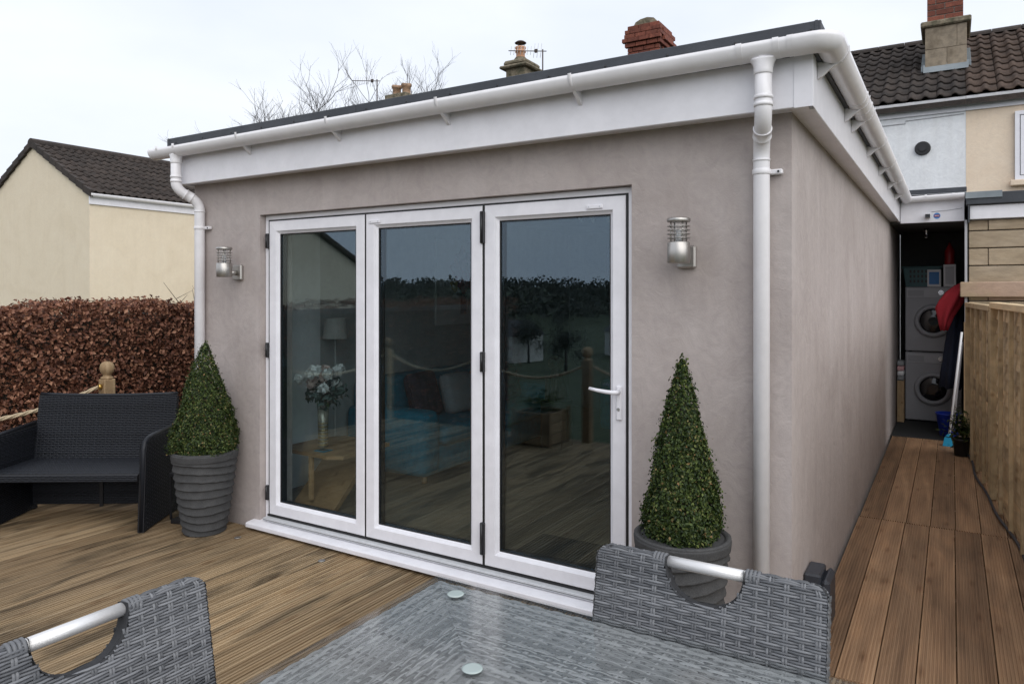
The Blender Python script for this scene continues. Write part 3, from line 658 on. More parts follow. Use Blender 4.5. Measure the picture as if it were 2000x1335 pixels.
# chimney on the party line: stone base, capping course, brick stack
ch = MB().box(.20, .80, 11.0, 11.9, 4.9, 6.10, .01).build('chimney', 'chimney_stone', hw)
for z0, z1, x0, x1 in ((5.35, 5.72, .197, .515), (5.35, 5.72, .52, .803), (5.725, 6.098, .197, .66), (5.725, 6.098, .665, .803)):
    MB().box(x0, x1, 10.985, 10.999, z0, z1, .004).build('stone_block', 'chimney_stone', ch)
MB().box(.13, .87, 10.93, 11.97, 6.10, 6.20, .02).build('capping', 'moss_stone', ch)
MB().box(.235, .745, 11.012, 11.88, 6.20, 7.5).build('brick_core', 'mortar', ch)
bk = brick_mesh(.255, .10, .086); bh = brick_mesh(.122, .10, .086)
lo = Vector(hw.location)
for r in range(11):
    z = 6.203 + r * .098; x = .228
    if r % 2: link('brick', bh, ch, Vector((x, 11.0, z)) - lo); x += .134
    while x + .255 < .765:
        link('brick', bk, ch, Vector((x, 11.0 + random.uniform(-.003, .003), z)) - lo); x += .267
    if x + .12 < .765: link('brick', bh, ch, Vector((x, 11.0, z)) - lo)
    for side, xx in ((0, .225), (1, .655)):
        y = 11.115 + (.06 if r % 2 else 0)
        for q in range(3): link('brick', bk, ch, Vector((xx + (0 if side == 0 else .1), y + q * .267, z)) - lo, (0, 0, R(90)) ) if side == 1 else None
# lead flashing around its foot
zf = lambda y: EZ + (y - EY) * math.tan(PIT)
MB().prism([(10.95, zf(10.95) + .055), (10.998, zf(11) + .17), (10.998, zf(11) + .05)], .17, .83, 'x').build('flashing', 'lead', ch)
for k in range(4):
    y = 11.02 + k * .22
    for sx in (.135, .806): MB().box(sx, sx + .06, y, y + .20, zf(y) + .05, zf(y) + .12 + .03, .004).build('flashing', 'lead', ch)
# further houses whose chimneys stand above the extension's roof
h2, r2 = house(-7.2, -2.002, 'terraced house with weathered red brick chimney rising behind the roof trim', 'pale_wall', T1, False)
cb = MB().box(-5.80, -5.10, 12.45, 13.3, 5.9, 7.33).build('chimney', 'mortar_dark', h2); lo2 = Vector(h2.location)
def course(z, x0, x1, y0, bkw=.212, off=0):
    x = x0; hgt = .075
    if off: link('brick', bh, cb, Vector((x, y0, z)) - lo2); x += .134
    while x < x1 - .05:
        if x + .255 <= x1 + .001: link('brick', bk, cb, Vector((x, y0, z)) - lo2); x += .267
        else: link('brick', bh, cb, Vector((x, y0, z)) - lo2, scale=((x1 - x) / .122, 1, 1)); x = x1
def course_side(z, y0, y1, x1, off=0):
    y = y0 + (.134 if off else 0)
    while y + .25 < y1: link('brick', bk, cb, Vector((x1, y, z)) - lo2, (0, 0, R(90))); y += .267
prof = [(0, .0), (1, .0), (2, .05), (3, .10), (4, .06), (5, .05), (6, 0.0)]
for r, e in prof:
    z = 7.02 + r * .102; course(z, -5.83 - e, -5.07 + e, 12.38 - e, off=r % 2); course_side(z, 12.49 - e, 13.35 + e, -5.07 + e, r % 2)
    MB().box(-5.75 - e, -5.17 + e, 12.44 - e, 13.3, z, z + .097).build('brick_core', 'mortar_dark', cb)
MB().prism([(-5.74, 7.735), (-5.16, 7.735), (-5.24, 7.86), (-5.40, 7.90), (-5.56, 7.88), (-5.68, 7.83)], 12.5, 13.2, 'y').build('flaunching', 'moss_stone', cb)
h3, r3 = house(-11.2, -7.202, 'terraced house with mossy chimney and capped terracotta pot behind the trim', 'pale_wall', T1, False)
cm = MB().box(-9.30, -8.72, 12.6, 13.3, 5.9, 7.36, .02).build('chimney', 'moss_stone', h3)
MB().box(-9.44, -8.60, 12.48, 13.42, 7.34, 7.42, .03).build('capping', 'moss_stone', cm); MB().box(-9.36, -8.68, 12.55, 13.35, 7.42, 7.56, .05).build('capping', 'moss_stone', cm)
MB().lathe([(.24, 7.55), (.17, 7.64), (.14, 7.68)], -9.03, 12.9, 20).build('flaunching', 'moss_stone', cm)
MB().lathe([(.125, 7.64), (.13, 7.66), (.115, 7.72), (.115, 7.80), (.14, 7.82), (.14, 7.85), (.12, 7.86), (.125, 7.90), (.145, 7.93), (.14, 7.96)], -9.03, 12.9, 20).build('chimney_pot', 'terracotta', cm)
c3 = MB().lathe([(.15, 8.06), (.155, 8.07), (.10, 8.11), (.0, 8.125)], -9.03, 12.9, 20).build('cowl', 'rust_dark', cm)
for a in range(3): MB().tube([(-9.03 + .09 * math.cos(a * 2.1 + .4), 12.9 + .09 * math.sin(a * 2.1 + .4), 7.93), (-9.03 + .1 * math.cos(a * 2.1 + .4), 12.9 + .1 * math.sin(a * 2.1 + .4), 8.07)], .008, 6).build('strut', 'rust_dark', c3)
h4, r4 = house(-16.0, -11.202, 'terraced house with twin old chimney pots below the bare trees', 'pale_wall', T1, False)
cp = MB().box(-13.45, -12.65, 12.6, 13.2, 5.9, 7.26, .02).build('chimney', 'moss_stone', h4)
for x, mt in ((-13.24, 'old_pot'), (-12.88, 'old_pot')):
    MB().lathe([(.13, 7.26), (.12, 7.30), (.12, 7.46), (.15, 7.49), (.16, 7.54), (.13, 7.58)], x, 12.9, 16, fn=lambda r, z, th: (r * (1 + .06 * math.sin(3 * th)), z + .015 * math.sin(2 * th))).build('chimney_pot', mt, cp)
# TV aerials
def aerial(x, y, z, zb, ln, az, n, label):
    t = thing('tv_aerial', label, 'aerial', (x, y, zb), az, 'rooftop aerials')
    h = z - zb
    MB().tube([(0, 0, 0), (0, 0, h + .03)], .018, 8).build('mast', 'rust_dark', t, False)
    b = MB().tube([(.1, 0, h - .03), (-ln, 0, h + .12)], .012, 8).build('boom', 'rust_dark', t, False)
    for k in range(n):
        f = (k + .5) / n; xx = -ln * (1 - f) * .98; zz = h + .12 * -xx / ln; hh = .12 if k < n - 3 else .2
        MB().tube([(xx, -hh * .3, zz - hh), (xx, hh * .3, zz + hh)], .006, 5).build('element', 'grey_enamel', b, False)
    MB().box(-.22, -.14, -.03, .03, h - .03, h + .06, .01).build('clamp', 'rust_dark', b, False)
aerial(-8.312, 12.8, 7.72, 6.35, .95, R(8), 10, 'television aerial on mast beside the mossy chimney with terracotta pot')
aerial(-14.0, 12.9, 7.85, 6.35, .95, R(4), 11, 'television aerial on mast in front of the bare trees')

# ================================================================== CREAM HOUSE ON THE LEFT
HX, HY, HZ = -16.816, 6.043, 3.97; HW = 2.637; HR = 1.40; HL = 9.0; HP = math.atan2(HR, HW)
def cream_house():
    t = thing('cream_bungalow', 'cream rendered gable end house with brown tiled roof behind the brown hedge', 'house', (HX - HW, HY + HL / 2, -.35))
    x1, x0, xm = HX, HX - 2 * HW, HX - HW
    gpts = [(x0, -.35), (x1, -.35), (x1, HZ - .05), (xm, HZ + HR - .07), (x0, HZ - .05)]
    MB().prism(gpts, HY, HY + HL, 'y').build('wall', 'cream_render', t)
    lo = Vector(t.location)
    rf = MB().prism([(x1 + .12, HZ - .09), (xm, HZ + HR - .02), (x0 - .12, HZ - .09), (x0 - .12, HZ - .13), (xm, HZ + HR - .08), (x1 + .12, HZ - .13)][::-1], HY - .04, HY + HL, 'y').build('roof', 'roof_tile', t)
    sl = math.hypot(HW + .15, HR + .08); rows = 9; gauge = (sl - .02) / rows; ncol = 20
    for sgn in (1, -1):
        nc = ncol if sgn == 1 else 4
        for r in range(rows):
            s = r * gauge
            for c in range(nc):
                px = xm + sgn * (HW + .15 - s * math.cos(HP)); pz = HZ - .075 + s * math.sin(HP)
                yy = HY + .0 + c * .40
                if sgn == 1: loc, rz = (px, yy, pz), R(90)
                else: loc, rz = (px, yy + .4, pz), R(-90)
                o = link('roof_tile', T1, rf, Vector(loc) - lo + Vector((0, 0, random.uniform(-.004, .004))), (HP + random.uniform(-.007, .007), 0, rz + random.uniform(-.006, .006)))
            # verge (cloak) tile
            s0, s1 = s, s + gauge * 1.04
            q = [(xm + sgn * (HW + .15 - a * math.cos(HP)), HZ - .06 + a * math.sin(HP)) for a in (s0, s1)]
            MB().prism([(q[0][0], q[0][1] - .10), (q[1][0], q[1][1] - .13), (q[1][0], q[1][1] + .03), (q[0][0], q[0][1] + .065)][::sgn], HY - .075, HY - .002, 'y').build('verge_tile', 'roof_tile', rf)
    for k in range(20):
        y0 = HY - .07 + k * .455
        MB().prism([(xm + .15 * math.cos(R(q)), HZ + HR - .01 + .13 * math.sin(R(q))) for q in range(-20, 201, 22)], y0, y0 + .45, 'y').build('ridge_tile', 'roof_tile', rf)
    MB().box(x1 + .002, x1 + .04, HY - .02, HY + HL, HZ - .32, HZ - .10).build('fascia', 'upvc', t)
    gutter([(x1 + .105, HY - .05, HZ - .075), (x1 + .105, HY + HL, HZ - .075)], 'gutter', t, .06, .08)
    return t
ch1 = cream_house()
# the neighbour's gable that the folding doors mirror
nb = thing('neighbour_bungalow', 'cream gable ended neighbouring house seen mirrored in the glass doors', 'house', (-15.6, -9.7, -2.6))
GA, GHW, GAz, GEz = -14.0, 3.0, 3.45, 1.95
MB().prism([(-9.7 - GHW, -2.6), (-9.7 + GHW, -2.6), (-9.7 + GHW, GEz), (-9.7, GAz), (-9.7 - GHW, GEz)], GA, GA - 8, 'x').build('wall', 'cream_render', nb)
for sgn in (1, -1):
    MB().prism([(-9.7, GAz + .02), (-9.7, GAz + .14), (-9.7 + sgn * (GHW + .2), GEz + .04), (-9.7 + sgn * (GHW + .2), GEz - .08)], GA + .12, GA - 8, 'x').build('roof', 'roof_tile', nb)

# ================================================================== PLANTS
def hedge(label, x0, x1, y0, y1, z0, z1, n, bands, group=None):
    t = thing('beech_hedge', label, 'hedge', ((x0 + x1) / 2, (y0 + y1) / 2, z0)); 
    if group: t['group'] = group
    MB().box(x0 + .16, x1 - .16, y0 + .1, y1 - .1, z0, z1 - .08, .05).build('twigs', 'twig', t)
    P = []; N = []
    k = int(n * .72)
    def bulge(y, z): return .05 * np.sin(y * 2.3 + 1) + .04 * np.sin(y * 5.1 + z * 3.0) + .03 * np.sin(z * 6 + y)
    y = rng.uniform(y0, y1, k); z = z0 + (z1 - z0) * rng.uniform(0, 1, k); d = np.abs(rng.normal(0, .07, k))
    P.append(np.stack([x1 - d + bulge(y, z) * .6, y, z], 1)); N.append(np.tile([1., 0, .25], (k, 1)))
    k2 = n - k; y = rng.uniform(y0, y1, k2); x = rng.uniform(x0, x1, k2)
    P.append(np.stack([x, y, z1 - np.abs(rng.normal(0, .05, k2)) + .035 * np.sin(y * 3.1) + .03 * np.sin(y * 7.7 + 1) + .05 * (rng.random(k2) ** 6)], 1)); N.append(np.tile([.2, 0, 1.], (k2, 1)))
    k3 = n // 14; xx = rng.uniform(x0, x1, k3); zz = rng.uniform(z0, z1, k3)
    P.append(np.stack([xx, np.full(k3, y1) + rng.normal(0, .05, k3), zz], 1)); N.append(np.tile([0, 1., 0], (k3, 1)))
    P = np.concatenate(P); N = np.concatenate(N); o = link('foliage', leaves(P, N, .041, .64, 1.1, .32, mat='beech_leaf'), t); inv = Vector(t.location)
    o.location = -inv; stuff(o)
    return t
hA = hedge('clipped brown beech hedge running behind the rattan bench', -6.75, -5.85, -1.6, 3.2, -.35, 1.46, 52000, 1)
hB = hedge('long brown beech hedge along the side of the garden', -6.75, -5.85, -7.4, -1.65, -1.3, 1.44, 9000, 1)
# a few bare shoots standing out of the hedge
for (y, x, h, lean) in ((1.25, -5.95, .34, .12), (1.32, -5.95, .22, -.1), (1.05, -6.0, .16, .15), (-.3, -6.1, .1, .1), (.3, -6.2, .09, -.1), (.75, -6.1, .10, .1), (1.18, -5.9, .28, -.3)):
    m = MB(); p = Vector((x, y, 1.36)); q = p + Vector((.02, lean * .5, h * .5 + .02)); r_ = p + Vector((.05, lean, h + .04)); m.tube([p, q, r_], [.005, .0035, .0015], 5)
    m.tube([q, q + Vector((.0, -lean * .6, h * .3))], [.003, .001], 4); m.build('shoot', 'twig', hA)
for y, s_ in ((-.12, 1), (-.05, -1), (.32, 1), (.36, -1)):
    gl = MB().sheet(lambda u, v: (-5.9 + .012 * math.sin(u * 3), y + s_ * .16 * u + (v - .5) * .022 * (1 - u), 1.42 + .12 * u - .09 * u * u), 6, 1); gl.build('green_blade', 'plant_green', hA)

def wavy_pot(t, x, y, rt, rb, h, seed):
    ph = [random.uniform(0, 6.28) for _ in range(40)]; step = .052
    prof = [(rb, 0.0)]; nz_ = 110
    for i in range(1, nz_ + 1): prof.append((rb + (rt - rb) * (i / nz_) ** .8, h * i / nz_))
    def fn(r, z, th):
        if z <= 0 or z >= h - .002: return r * (1 if z <= 0 else 1.02), z
        if z > h - .045: return r * 1.02 + .004, z
        q = (z + .014 * math.sin(th + seed) + .008 * math.sin(2 * th + seed * 2 + z * 9)) / step; fr = q - math.floor(q)
        return r + .013 * (1 - fr) ** 1.6 - .004, z
    MB().lathe(prof, x, y, 72, True, True, fn).build('pot', 'pot_grey', t)
    MB().lathe([(rt * 1.02, h - .001), (rt * 1.02 + .002, h + .006), (rt * .97, h + .010), (rt * .90, h + .004), (rt * .88, h - .03)], x, y, 48, caps=False).build('rim', 'pot_grey', t)
    MB().lathe([(rt * .90, h - .022), (rt * .4, h - .012), (.001, h - .01)], x, y, 32, caps=False).build('soil', 'soil', t)
def topiary(label, x, y, rt, rb, h, top, cr_, seed, grp):
    t = thing('potted_topiary', label, 'topiary', (x, y, .001), 0, grp)
    wavy_pot(t, x, y, rt, rb, h, seed)
    hh = top - h + .02; z0 = h - .02
    MB().tube([(x, y, h - .02), (x, y, top - .12)], [.022, .008], 8).build('stem', 'twig', t)
    MB().lathe([(cr_ * .62, z0 + .05), (cr_ * .55, z0 + hh * .3), (cr_ * .35, z0 + hh * .6), (.01, z0 + hh * .85)], x, y, 16).build('inner_twigs', 'twig', t)
    n = 24000; f = 1 - np.sqrt(rng.random(n)); f = np.clip(f * 1.02, 0, 1); th = rng.uniform(0, 2 * math.pi, n)
    prof_r = cr_ * np.where(f < .12, .86 + .14 * np.sqrt(f / .12), (1 - ((f - .12) / .88)) ** .78 * .985 + .015)
    lump = 1 + .065 * np.sin(th * 3 + f * 9 + seed) + .06 * np.sin(th * 7 - f * 21 + seed * 3) + .03 * np.sin(th * 13 + f * 40)
    rr = prof_r * lump * (1 - np.abs(rng.normal(0, .085, n))) + rng.normal(0, .004, n) + np.where(rng.random(n) < .05, rng.uniform(.006, .024, n), 0)
    z = z0 + .01 + f * hh + np.where((f > .9) & (rng.random(n) < .3), rng.uniform(0, .03, n), 0)
    P = np.stack([rr * np.cos(th), rr * np.sin(th), z], 1); N = np.stack([np.cos(th), np.sin(th), np.full(n, .35)], 1)
    # sprigs at the tip and skirt
    k = 150; ft = rng.uniform(0, 1, k); a = rng.integers(0, 4, k); P2 = np.stack([(.006 + .014 * ft) * np.cos(a * 1.7) + rng.normal(0, .006, k), (.006 + .014 * ft) * np.sin(a * 1.7) + rng.normal(0, .006, k), z0 + hh - .07 + .085 * ft * (1 - .12 * a)], 1)
    P = np.concatenate([P, P2]); N = np.concatenate([N, rng.normal(0, 1, (k, 3))])
    o = link('foliage', leaves(P, N, .0155, .58, 1.1, .2, mat='box_leaf', up=.8), t, (0, 0, 0)); stuff(o)
    return t
tL = topiary('clipped box cone in grey wavy pot between bench and white door frame', -3.665, -.225, .205, .128, .535, 1.235, .212, 1.3, 'topiary cones in grey pots')
tR = topiary('clipped box cone in grey wavy pot between door handle side and downpipe', -.40, -.245, .197, .128, .555, 1.295, .162, 4.1, 'topiary cones in grey pots')

# ---- bare trees behind
def bare_tree(x, y, h, label, seed, spread=1.0):
    t = thing('bare_tree', label, 'tree', (x, y, -.35), 0, 'bare winter trees behind the terrace'); rd = random.Random(seed)
    tk = MB(); tk.tube([(x, y, -.4), (x + .05, y, h * .25), (x - .05, y + .05, h * .5)], [.16, .13, .10], 10); tk.build('trunk', 'bark', t)
    m = MB()
    def br(p, d, l, r, dep):
        n = 4; pts = [p]; dd = d.copy()
        for i in range(n):
            dd = (dd + Vector((rd.gauss(0, .13), rd.gauss(0, .13), rd.gauss(.05, .09)))).normalized(); pts.append(pts[-1] + dd * l / n)
        m.tube(pts, [r * (1 - .45 * i / n) for i in range(n + 1)], 5 if dep > 2 else 3, False)
        if dep == 0: return
        for i in range(rd.randint(3, 4) if dep > 1 else 3):
            k = rd.uniform(.35, 1); j = min(n - 1, int(k * n)); q = pts[j].lerp(pts[j + 1], k * n - j) if k < 1 else pts[-1]
            a = rd.uniform(0, 6.28); nd = (dd + Vector((math.cos(a), math.sin(a), .25)) * rd.uniform(.45, .8) * spread).normalized()
            br(q, nd, l * rd.uniform(.5, .72), r * .55, dep - 1)
    base = Vector((x - .05, y + .05, h * .5))
    for k in range(10):
        a = k * .63 * 2.1 + rd.uniform(-.3, .3); br(base - Vector((0, 0, h * .02 * k)), Vector((math.cos(a) * .55 * spread, math.sin(a) * .55 * spread, 1)).normalized(), h * .30, .045, 5 if False else 4)
    m.build('crown', 'bark', t)
bare_tree(-22.6, 17.6, 10.6, 'bare winter tree with wide branches left of the twin chimney pots', 3, 1.35)
bare_tree(-24.3, 16.6, 8.6, 'smaller bare winter tree nearest the cream house roof', 21, 1.25)
bare_tree(-18.5, 20.1, 10.9, 'bare winter tree rising behind the twin chimney pots', 8, 1.1)

# ---- trees, houses and rope fence on the garden side (seen mirrored in the doors)
def far_tree_mesh(seed):
    r_ = np.random.default_rng(seed); P = []
    for c in range(16):
        cen = r_.normal(0, 1, 3) * [1.3, 1.3, 1.1] + [0, 0, 4.6]; P.append(cen + r_.normal(0, .55, (150, 3)))
    P = np.concatenate(P); return leaves(P, P - [0, 0, 4.4], .26, .7, 1.2, .2, mat='tree_leaf')
tms = [far_tree_mesh(s) for s in (1, 2, 3)]; trk = MB().tube([(0, 0, -.5), (.05, 0, 2), (0, .1, 5)], [.22, .16, .06], 8).mesh('trunk', 'bark')
k = 0
spots = [(-33, -62, .8), (-42, -70, .8), (-24, -75, .9), (-52, -58, .7), (-60, -85, .9), (-2, -72, .8), (-15, -90, .9), (-38, -100, 1.0), (8, -60, .7)]
for (x, y, s_) in spots:
    t = thing('garden_tree', 'leafy tree on the slope below the deck, mirrored in the doors', 'tree', (x, y, gh(x, y)), k * 1.3, 'trees on the slope below the deck')
    link('trunk', trk, t, scale=(s_, s_, s_)); stuff(link('crown', tms[k % 3], t, scale=(s_, s_, s_))); k += 1
# the wooded hillside beyond, one mass of crowns
n = 60000; wx = rng.uniform(-430, 90, n); wy = rng.uniform(-350, -95, n)
keep = np.sin(wx * .05 + 1.3 * np.sin(wy * .04)) + np.sin(wy * .06 + wx * .021) > -.35; wx, wy = wx[keep], wy[keep]
wz = np.array([gh(float(a_), float(b_)) for a_, b_ in zip(wx, wy)]); bump_h = 4.2 + 2.2 * np.sin(wx * .31) * np.sin(wy * .27) + 1.5 * np.sin(wx * .83 + wy * .4)
P = np.stack([wx, wy, wz + np.clip(bump_h, 1, 9) * rng.uniform(.15, 1, len(wx)) ** .6], 1)
o = stuff(link('far_wood', leaves(P, np.tile([0, .6, .8], (len(P), 1)), 1.5, .9, 1.2, .2, mat='tree_leaf'))); o['label'] = 'dark wooded hillside beyond the valley, mirrored in the glass doors'; o['category'] = 'wood'
for k, (x, y, rz) in enumerate(((-46, -72, .3), (-68, -96, -.2), (-34, -84, .5), (-92, -110, .1), (-22, -95, -.3))):
    z = gh(x, y); t = thing('far_house', 'small pale house on the slope below the deck, seen mirrored in the doors', 'house', (x, y, z), rz, 'houses on the slope below the deck')
    MB().box(-3.5, 3.5, -2.5, 2.5, -.5, 3.2).build('wall', 'pale_wall', t, False); MB().prism([(-2.8, 3.2), (2.8, 3.2), (0, 5.0)], -3.7, 3.7, 'x').build('roof', 'slate', t, False)
    for wx in (-2, .0, 2): MB().box(wx - .45, wx + .45, 2.5, 2.53, 1.2, 2.3).build('window', 'dark_glass', t, False)

def rope_post(x, y, label):
    t = thing('rope_post', label, 'post', (x, y, -.35), 0, 'posts of the rope fence')
    MB().box(x - .047, x + .047, y - .047, y + .047, -.35, .86, .006).build('post', 'post_wood', t)
    MB().lathe([(.046, .86), (.049, .866), (.046, .876), (.032, .884), (.030, .894), (.040, .905), (.052, .925), (.057, .950), (.053, .976), (.040, .996), (.02, 1.006), (.001, 1.008)], x, y, 20).build('ball_cap', 'post_wood', t)
    MB().tube([(x, y - .0475, .80), (x, y - .075, .80)], .022, 12).build('rope_socket', 'brass', t)
    return t
posts = [(-5.47, .13), (-5.47, -1.72), (-5.47, -3.5), (-4.1, -3.5), (-2.70, -3.5), (-1.2, -3.5)]
plab = ['ball topped wooden post standing behind the rattan bench', 'ball topped wooden post on the deck edge by the hedge', 'ball topped wooden post at the outer corner of the deck', 'ball topped wooden post between deck corner and planter box', 'ball topped wooden post beside the wooden planter box', 'ball topped wooden post at the end of the rope fence']
for p, l in zip(posts, plab): rope_post(*p, l)
def rope(a, b, label, sag=.16):
    m = MB(); A_, B_ = Vector((*a, .80)), Vector((*b, .80)); d = (B_ - A_); ln = d.length; u = d / ln; s_ = Vector((u.y, -u.x, 0))
    A_ += u * .078; B_ -= u * .05; n = int(ln / .012)
    for st_ in range(3):
        pts = []
        for i in range(n + 1):
            f = i / n; c = A_.lerp(B_, f) - Vector((0, 0, sag * 4 * f * (1 - f))); ph = st_ * 2.094 + i * .30
            pts.append(c + s_ * .0085 * math.cos(ph) + Vector((0, 0, .0085 * math.sin(ph))))
        m.tube(pts, .0085, 6)
    o = m.build('rope', 'rope'); o['label'] = label; o['category'] = 'rope'; o['group'] = 'ropes of the rope fence'
rl = ['thick natural rope hanging from the post behind the bench', 'thick natural rope along the hedge side of the deck', 'thick natural rope next to the outer deck corner', 'thick natural rope ending at the planter box post', 'thick natural rope beyond the planter box']
for i in range(5): rope(posts[i], posts[i + 1], rl[i])
pl = thing('planter_box', 'square wooden planter box with trailing plant at the deck edge', 'planter', (-3.1, -3.22, 0))
for k in range(3):
    for (x0, x1, y0, y1) in ((-3.3, -2.9, -3.42, -3.40), (-3.3, -2.9, -3.04, -3.02), (-3.3, -3.28, -3.398, -3.042), (-2.92, -2.9, -3.398, -3.042)): MB().box(x0, x1, y0, y1, .02 + k * .11, .125 + k * .11, .003).build('plank', 'post_wood', pl)
for x in (-3.325, -2.898):
    for y in (-3.445, -3.018): MB().box(x, x + .023, y, y + .023, 0, .38, .003).build('corner_post', 'post_wood', pl)
MB().box(-3.278, -2.922, -3.398, -3.042, .05, .31).build('soil', 'soil', pl)
P = rng.normal(0, .09, (500, 3)) * [1, 1, .8] + [0, 0, .42]; stuff(link('foliage', leaves(P, P - [0, 0, .3], .035, .6, 1, .2, mat='box_leaf'), pl))

# ================================================================== WALL LAMPS
def wall_lamp(x, z0, label):
    t = thing('wall_lamp', label, 'wall lamp', (x, 0, z0), 0, 'wall lamps beside the folding doors'); y = -.125; r = .050
    MB().box(x - .045, x + .045, -.028, -.001, z0 - .02, z0 + .085, .008).build('back_plate', 'brushed_steel', t)
    MB().tube([(x, -.0285, z0 + .03), (x, -.076, z0 + .03)], .017, 14).build('arm', 'brushed_steel', t)
    MB().lathe([(r - .003, z0), (r, z0 + .003), (r, z0 + .092), (r - .004, z0 + .095)], x, y, 36).build('body', 'brushed_steel', t)
    MB().lathe([(.029, z0 + .0955), (.029, z0 + .183)], x, y, 24, caps=False).build('glass', 'lamp_glass', t)
    MB().tube([(x, y, z0 + .0955), (x, y, z0 + .15)], [.013, .011], 12).build('bulb', 'white_plastic', t)
    for k in range(4):
        z = z0 + .112 + k * .0175; MB().lathe([(.033, z), (r, z - .0015), (r + .001, z), (r, z + .0015), (.033, z + .001)], x, y, 36, caps=False).build('louvre', 'brushed_steel', t)
    for k in range(4):
        a = .8 + k * math.pi / 2; MB().tube([(x + .038 * math.cos(a), y + .038 * math.sin(a), z0 + .094), (x + .038 * math.cos(a), y + .038 * math.sin(a), z0 + .186)], .003, 6).build('rod', 'brushed_steel', t)
    MB().lathe([(r, z0 + .184), (r + .002, z0 + .187), (r + .002, z0 + .198), (r - .004, z0 + .202), (.001, z0 + .204)], x, y, 36).build('cap', 'brushed_steel', t)
wall_lamp(-.455, 1.722, 'brushed steel wall lantern above the topiary beside the door handle')
wall_lamp(-3.60, 1.692, 'brushed steel wall lantern between hinged door edge and bench corner downpipe')

# ================================================================== GREY SOCKET BOX
t = thing('socket_box', 'dark grey weatherproof box on the side wall behind the rattan chair', 'outdoor socket', (0, .36, .05))
MB().box(.002, .075, .27, .45, .05, .305, .008).build('back_box', 'grey_box', t); MB().box(.076, .115, .262, .458, .06, .29, .016).build('lid', 'grey_box', t); MB().box(.0755, .10, .25, .261, .14, .22, .004).build('latch', 'grey_box', t)

# ================================================================== FENCE
fdir = Vector((-.0775, 1, 0)).normalized(); fang = math.atan2(.0775, 1)
def fence_panel(y0, ln, label, H):
    x0 = 1.126 - .0775 * y0
    t = thing('fence_panel', label, 'fence', (x0, y0, 0), fang, 'woven fence panels along the path')
    # local: x outwards from the path, y along
    nb_ = int(round(ln / .42))
    MB().box(-.034, .034, 0, ln, H - .045, H, .004).build('top_rail', 'fence_wood', t, False)
    MB().box(.012, .03, 0, ln, .02, .06, .004).build('bottom_rail', 'fence_wood', t, False)
    for e in (0, ln - .04): MB().box(-.032, .032, e, e + .04, .005, H - .0455, .004).build('edge_post', 'fence_wood_up', t, False)
    for k in range(1, nb_):
        y = k * ln / nb_; MB().box(-.030, -.004, y - .017, y + .017, .012, H - .0455, .003).build('batten', 'fence_wood_up', t, False)
    n = 15; hh = (H - .05) / n
    for i in range(n):
        m = MB(); v = []; seg = nb_ * 4
        for j in range(seg + 1):
            y = .041 + (ln - .082) * j / seg; s_ = math.sin(math.pi * (y / (ln / nb_)) + (math.pi if i % 2 else 0) ); xo = .016 - .004 * s_
            zl = .012 + i * hh + .004 * math.sin(y * 3 + i * 2); zu = .012 + (i + 1) * hh + .012
            v += [(xo - .010, y, zl), (xo + .008, y, zu), (xo - .002, y, zl), (xo + .014, y, zu)]
        f = []
        for j in range(seg):
            a, b = j * 4, j * 4 + 4; f += [(a, a + 1, b + 1, b), (a + 2, b + 2, b + 3, a + 3), (a, b, b + 2, a + 2), (a + 1, a + 3, b + 3, b + 1)]
        m.add(v, f, False); m.build('slat', 'fence_wood', t, False)
    return t
fence_panel(3.43, 1.70, 'woven wooden fence panel reaching to the stone outhouse', 1.485)
fence_panel(1.60, 1.79, 'woven wooden fence panel tied with black strap along the deck path', 1.512)
fence_panel(-.23, 1.79, 'woven wooden fence panel beside the open deck', 1.53)
yv = 3.41; m = MB().box(1.126 - .0775 * yv - .026, 1.126 - .0775 * yv - .022, yv - .012, yv + .016, .02, 1.512); m.box(1.126 - .0775 * yv - .026, 1.126 - .0775 * yv + .10, yv - .012, yv + .016, 1.508, 1.513)
o = m.build('strap', 'black_plastic'); o['label'] = 'black strap hanging over the joint between two fence panels'; o['category'] = 'strap'
pts = []
for i in range(60):
    y = 5.2 - i * .075; x = 1.126 - .0775 * y - .035 - .012 * math.sin(y * 2.2) - .01 * math.sin(y * 5); pts.append((x, y, .012 + .006 * abs(math.sin(y * 3))))
o = MB().tube(pts, .010, 8).build('cable', 'grey_box'); o['label'] = 'grey cable lying along the foot of the woven fence'; o['category'] = 'cable'

# ================================================================== RATTAN BENCH
def plane_surf(o, u, v):
    o, u, v = Vector(o), Vector(u).normalized(), Vector(v).normalized(); n = u.cross(v).normalized()
    return lambda a, b, h: tuple(o + u * a + v * b + n * h)
bn = thing('rattan_bench', 'dark woven rattan two seat bench beside the brown hedge', 'bench', (-4.595, -.508, 0), R(33))
BW, BD = 1.10, .60
WV = dict(s=.026, r=.0125, n=1, amp=.0016, th=.0016, wn=1, ww=.0042, seg=2)
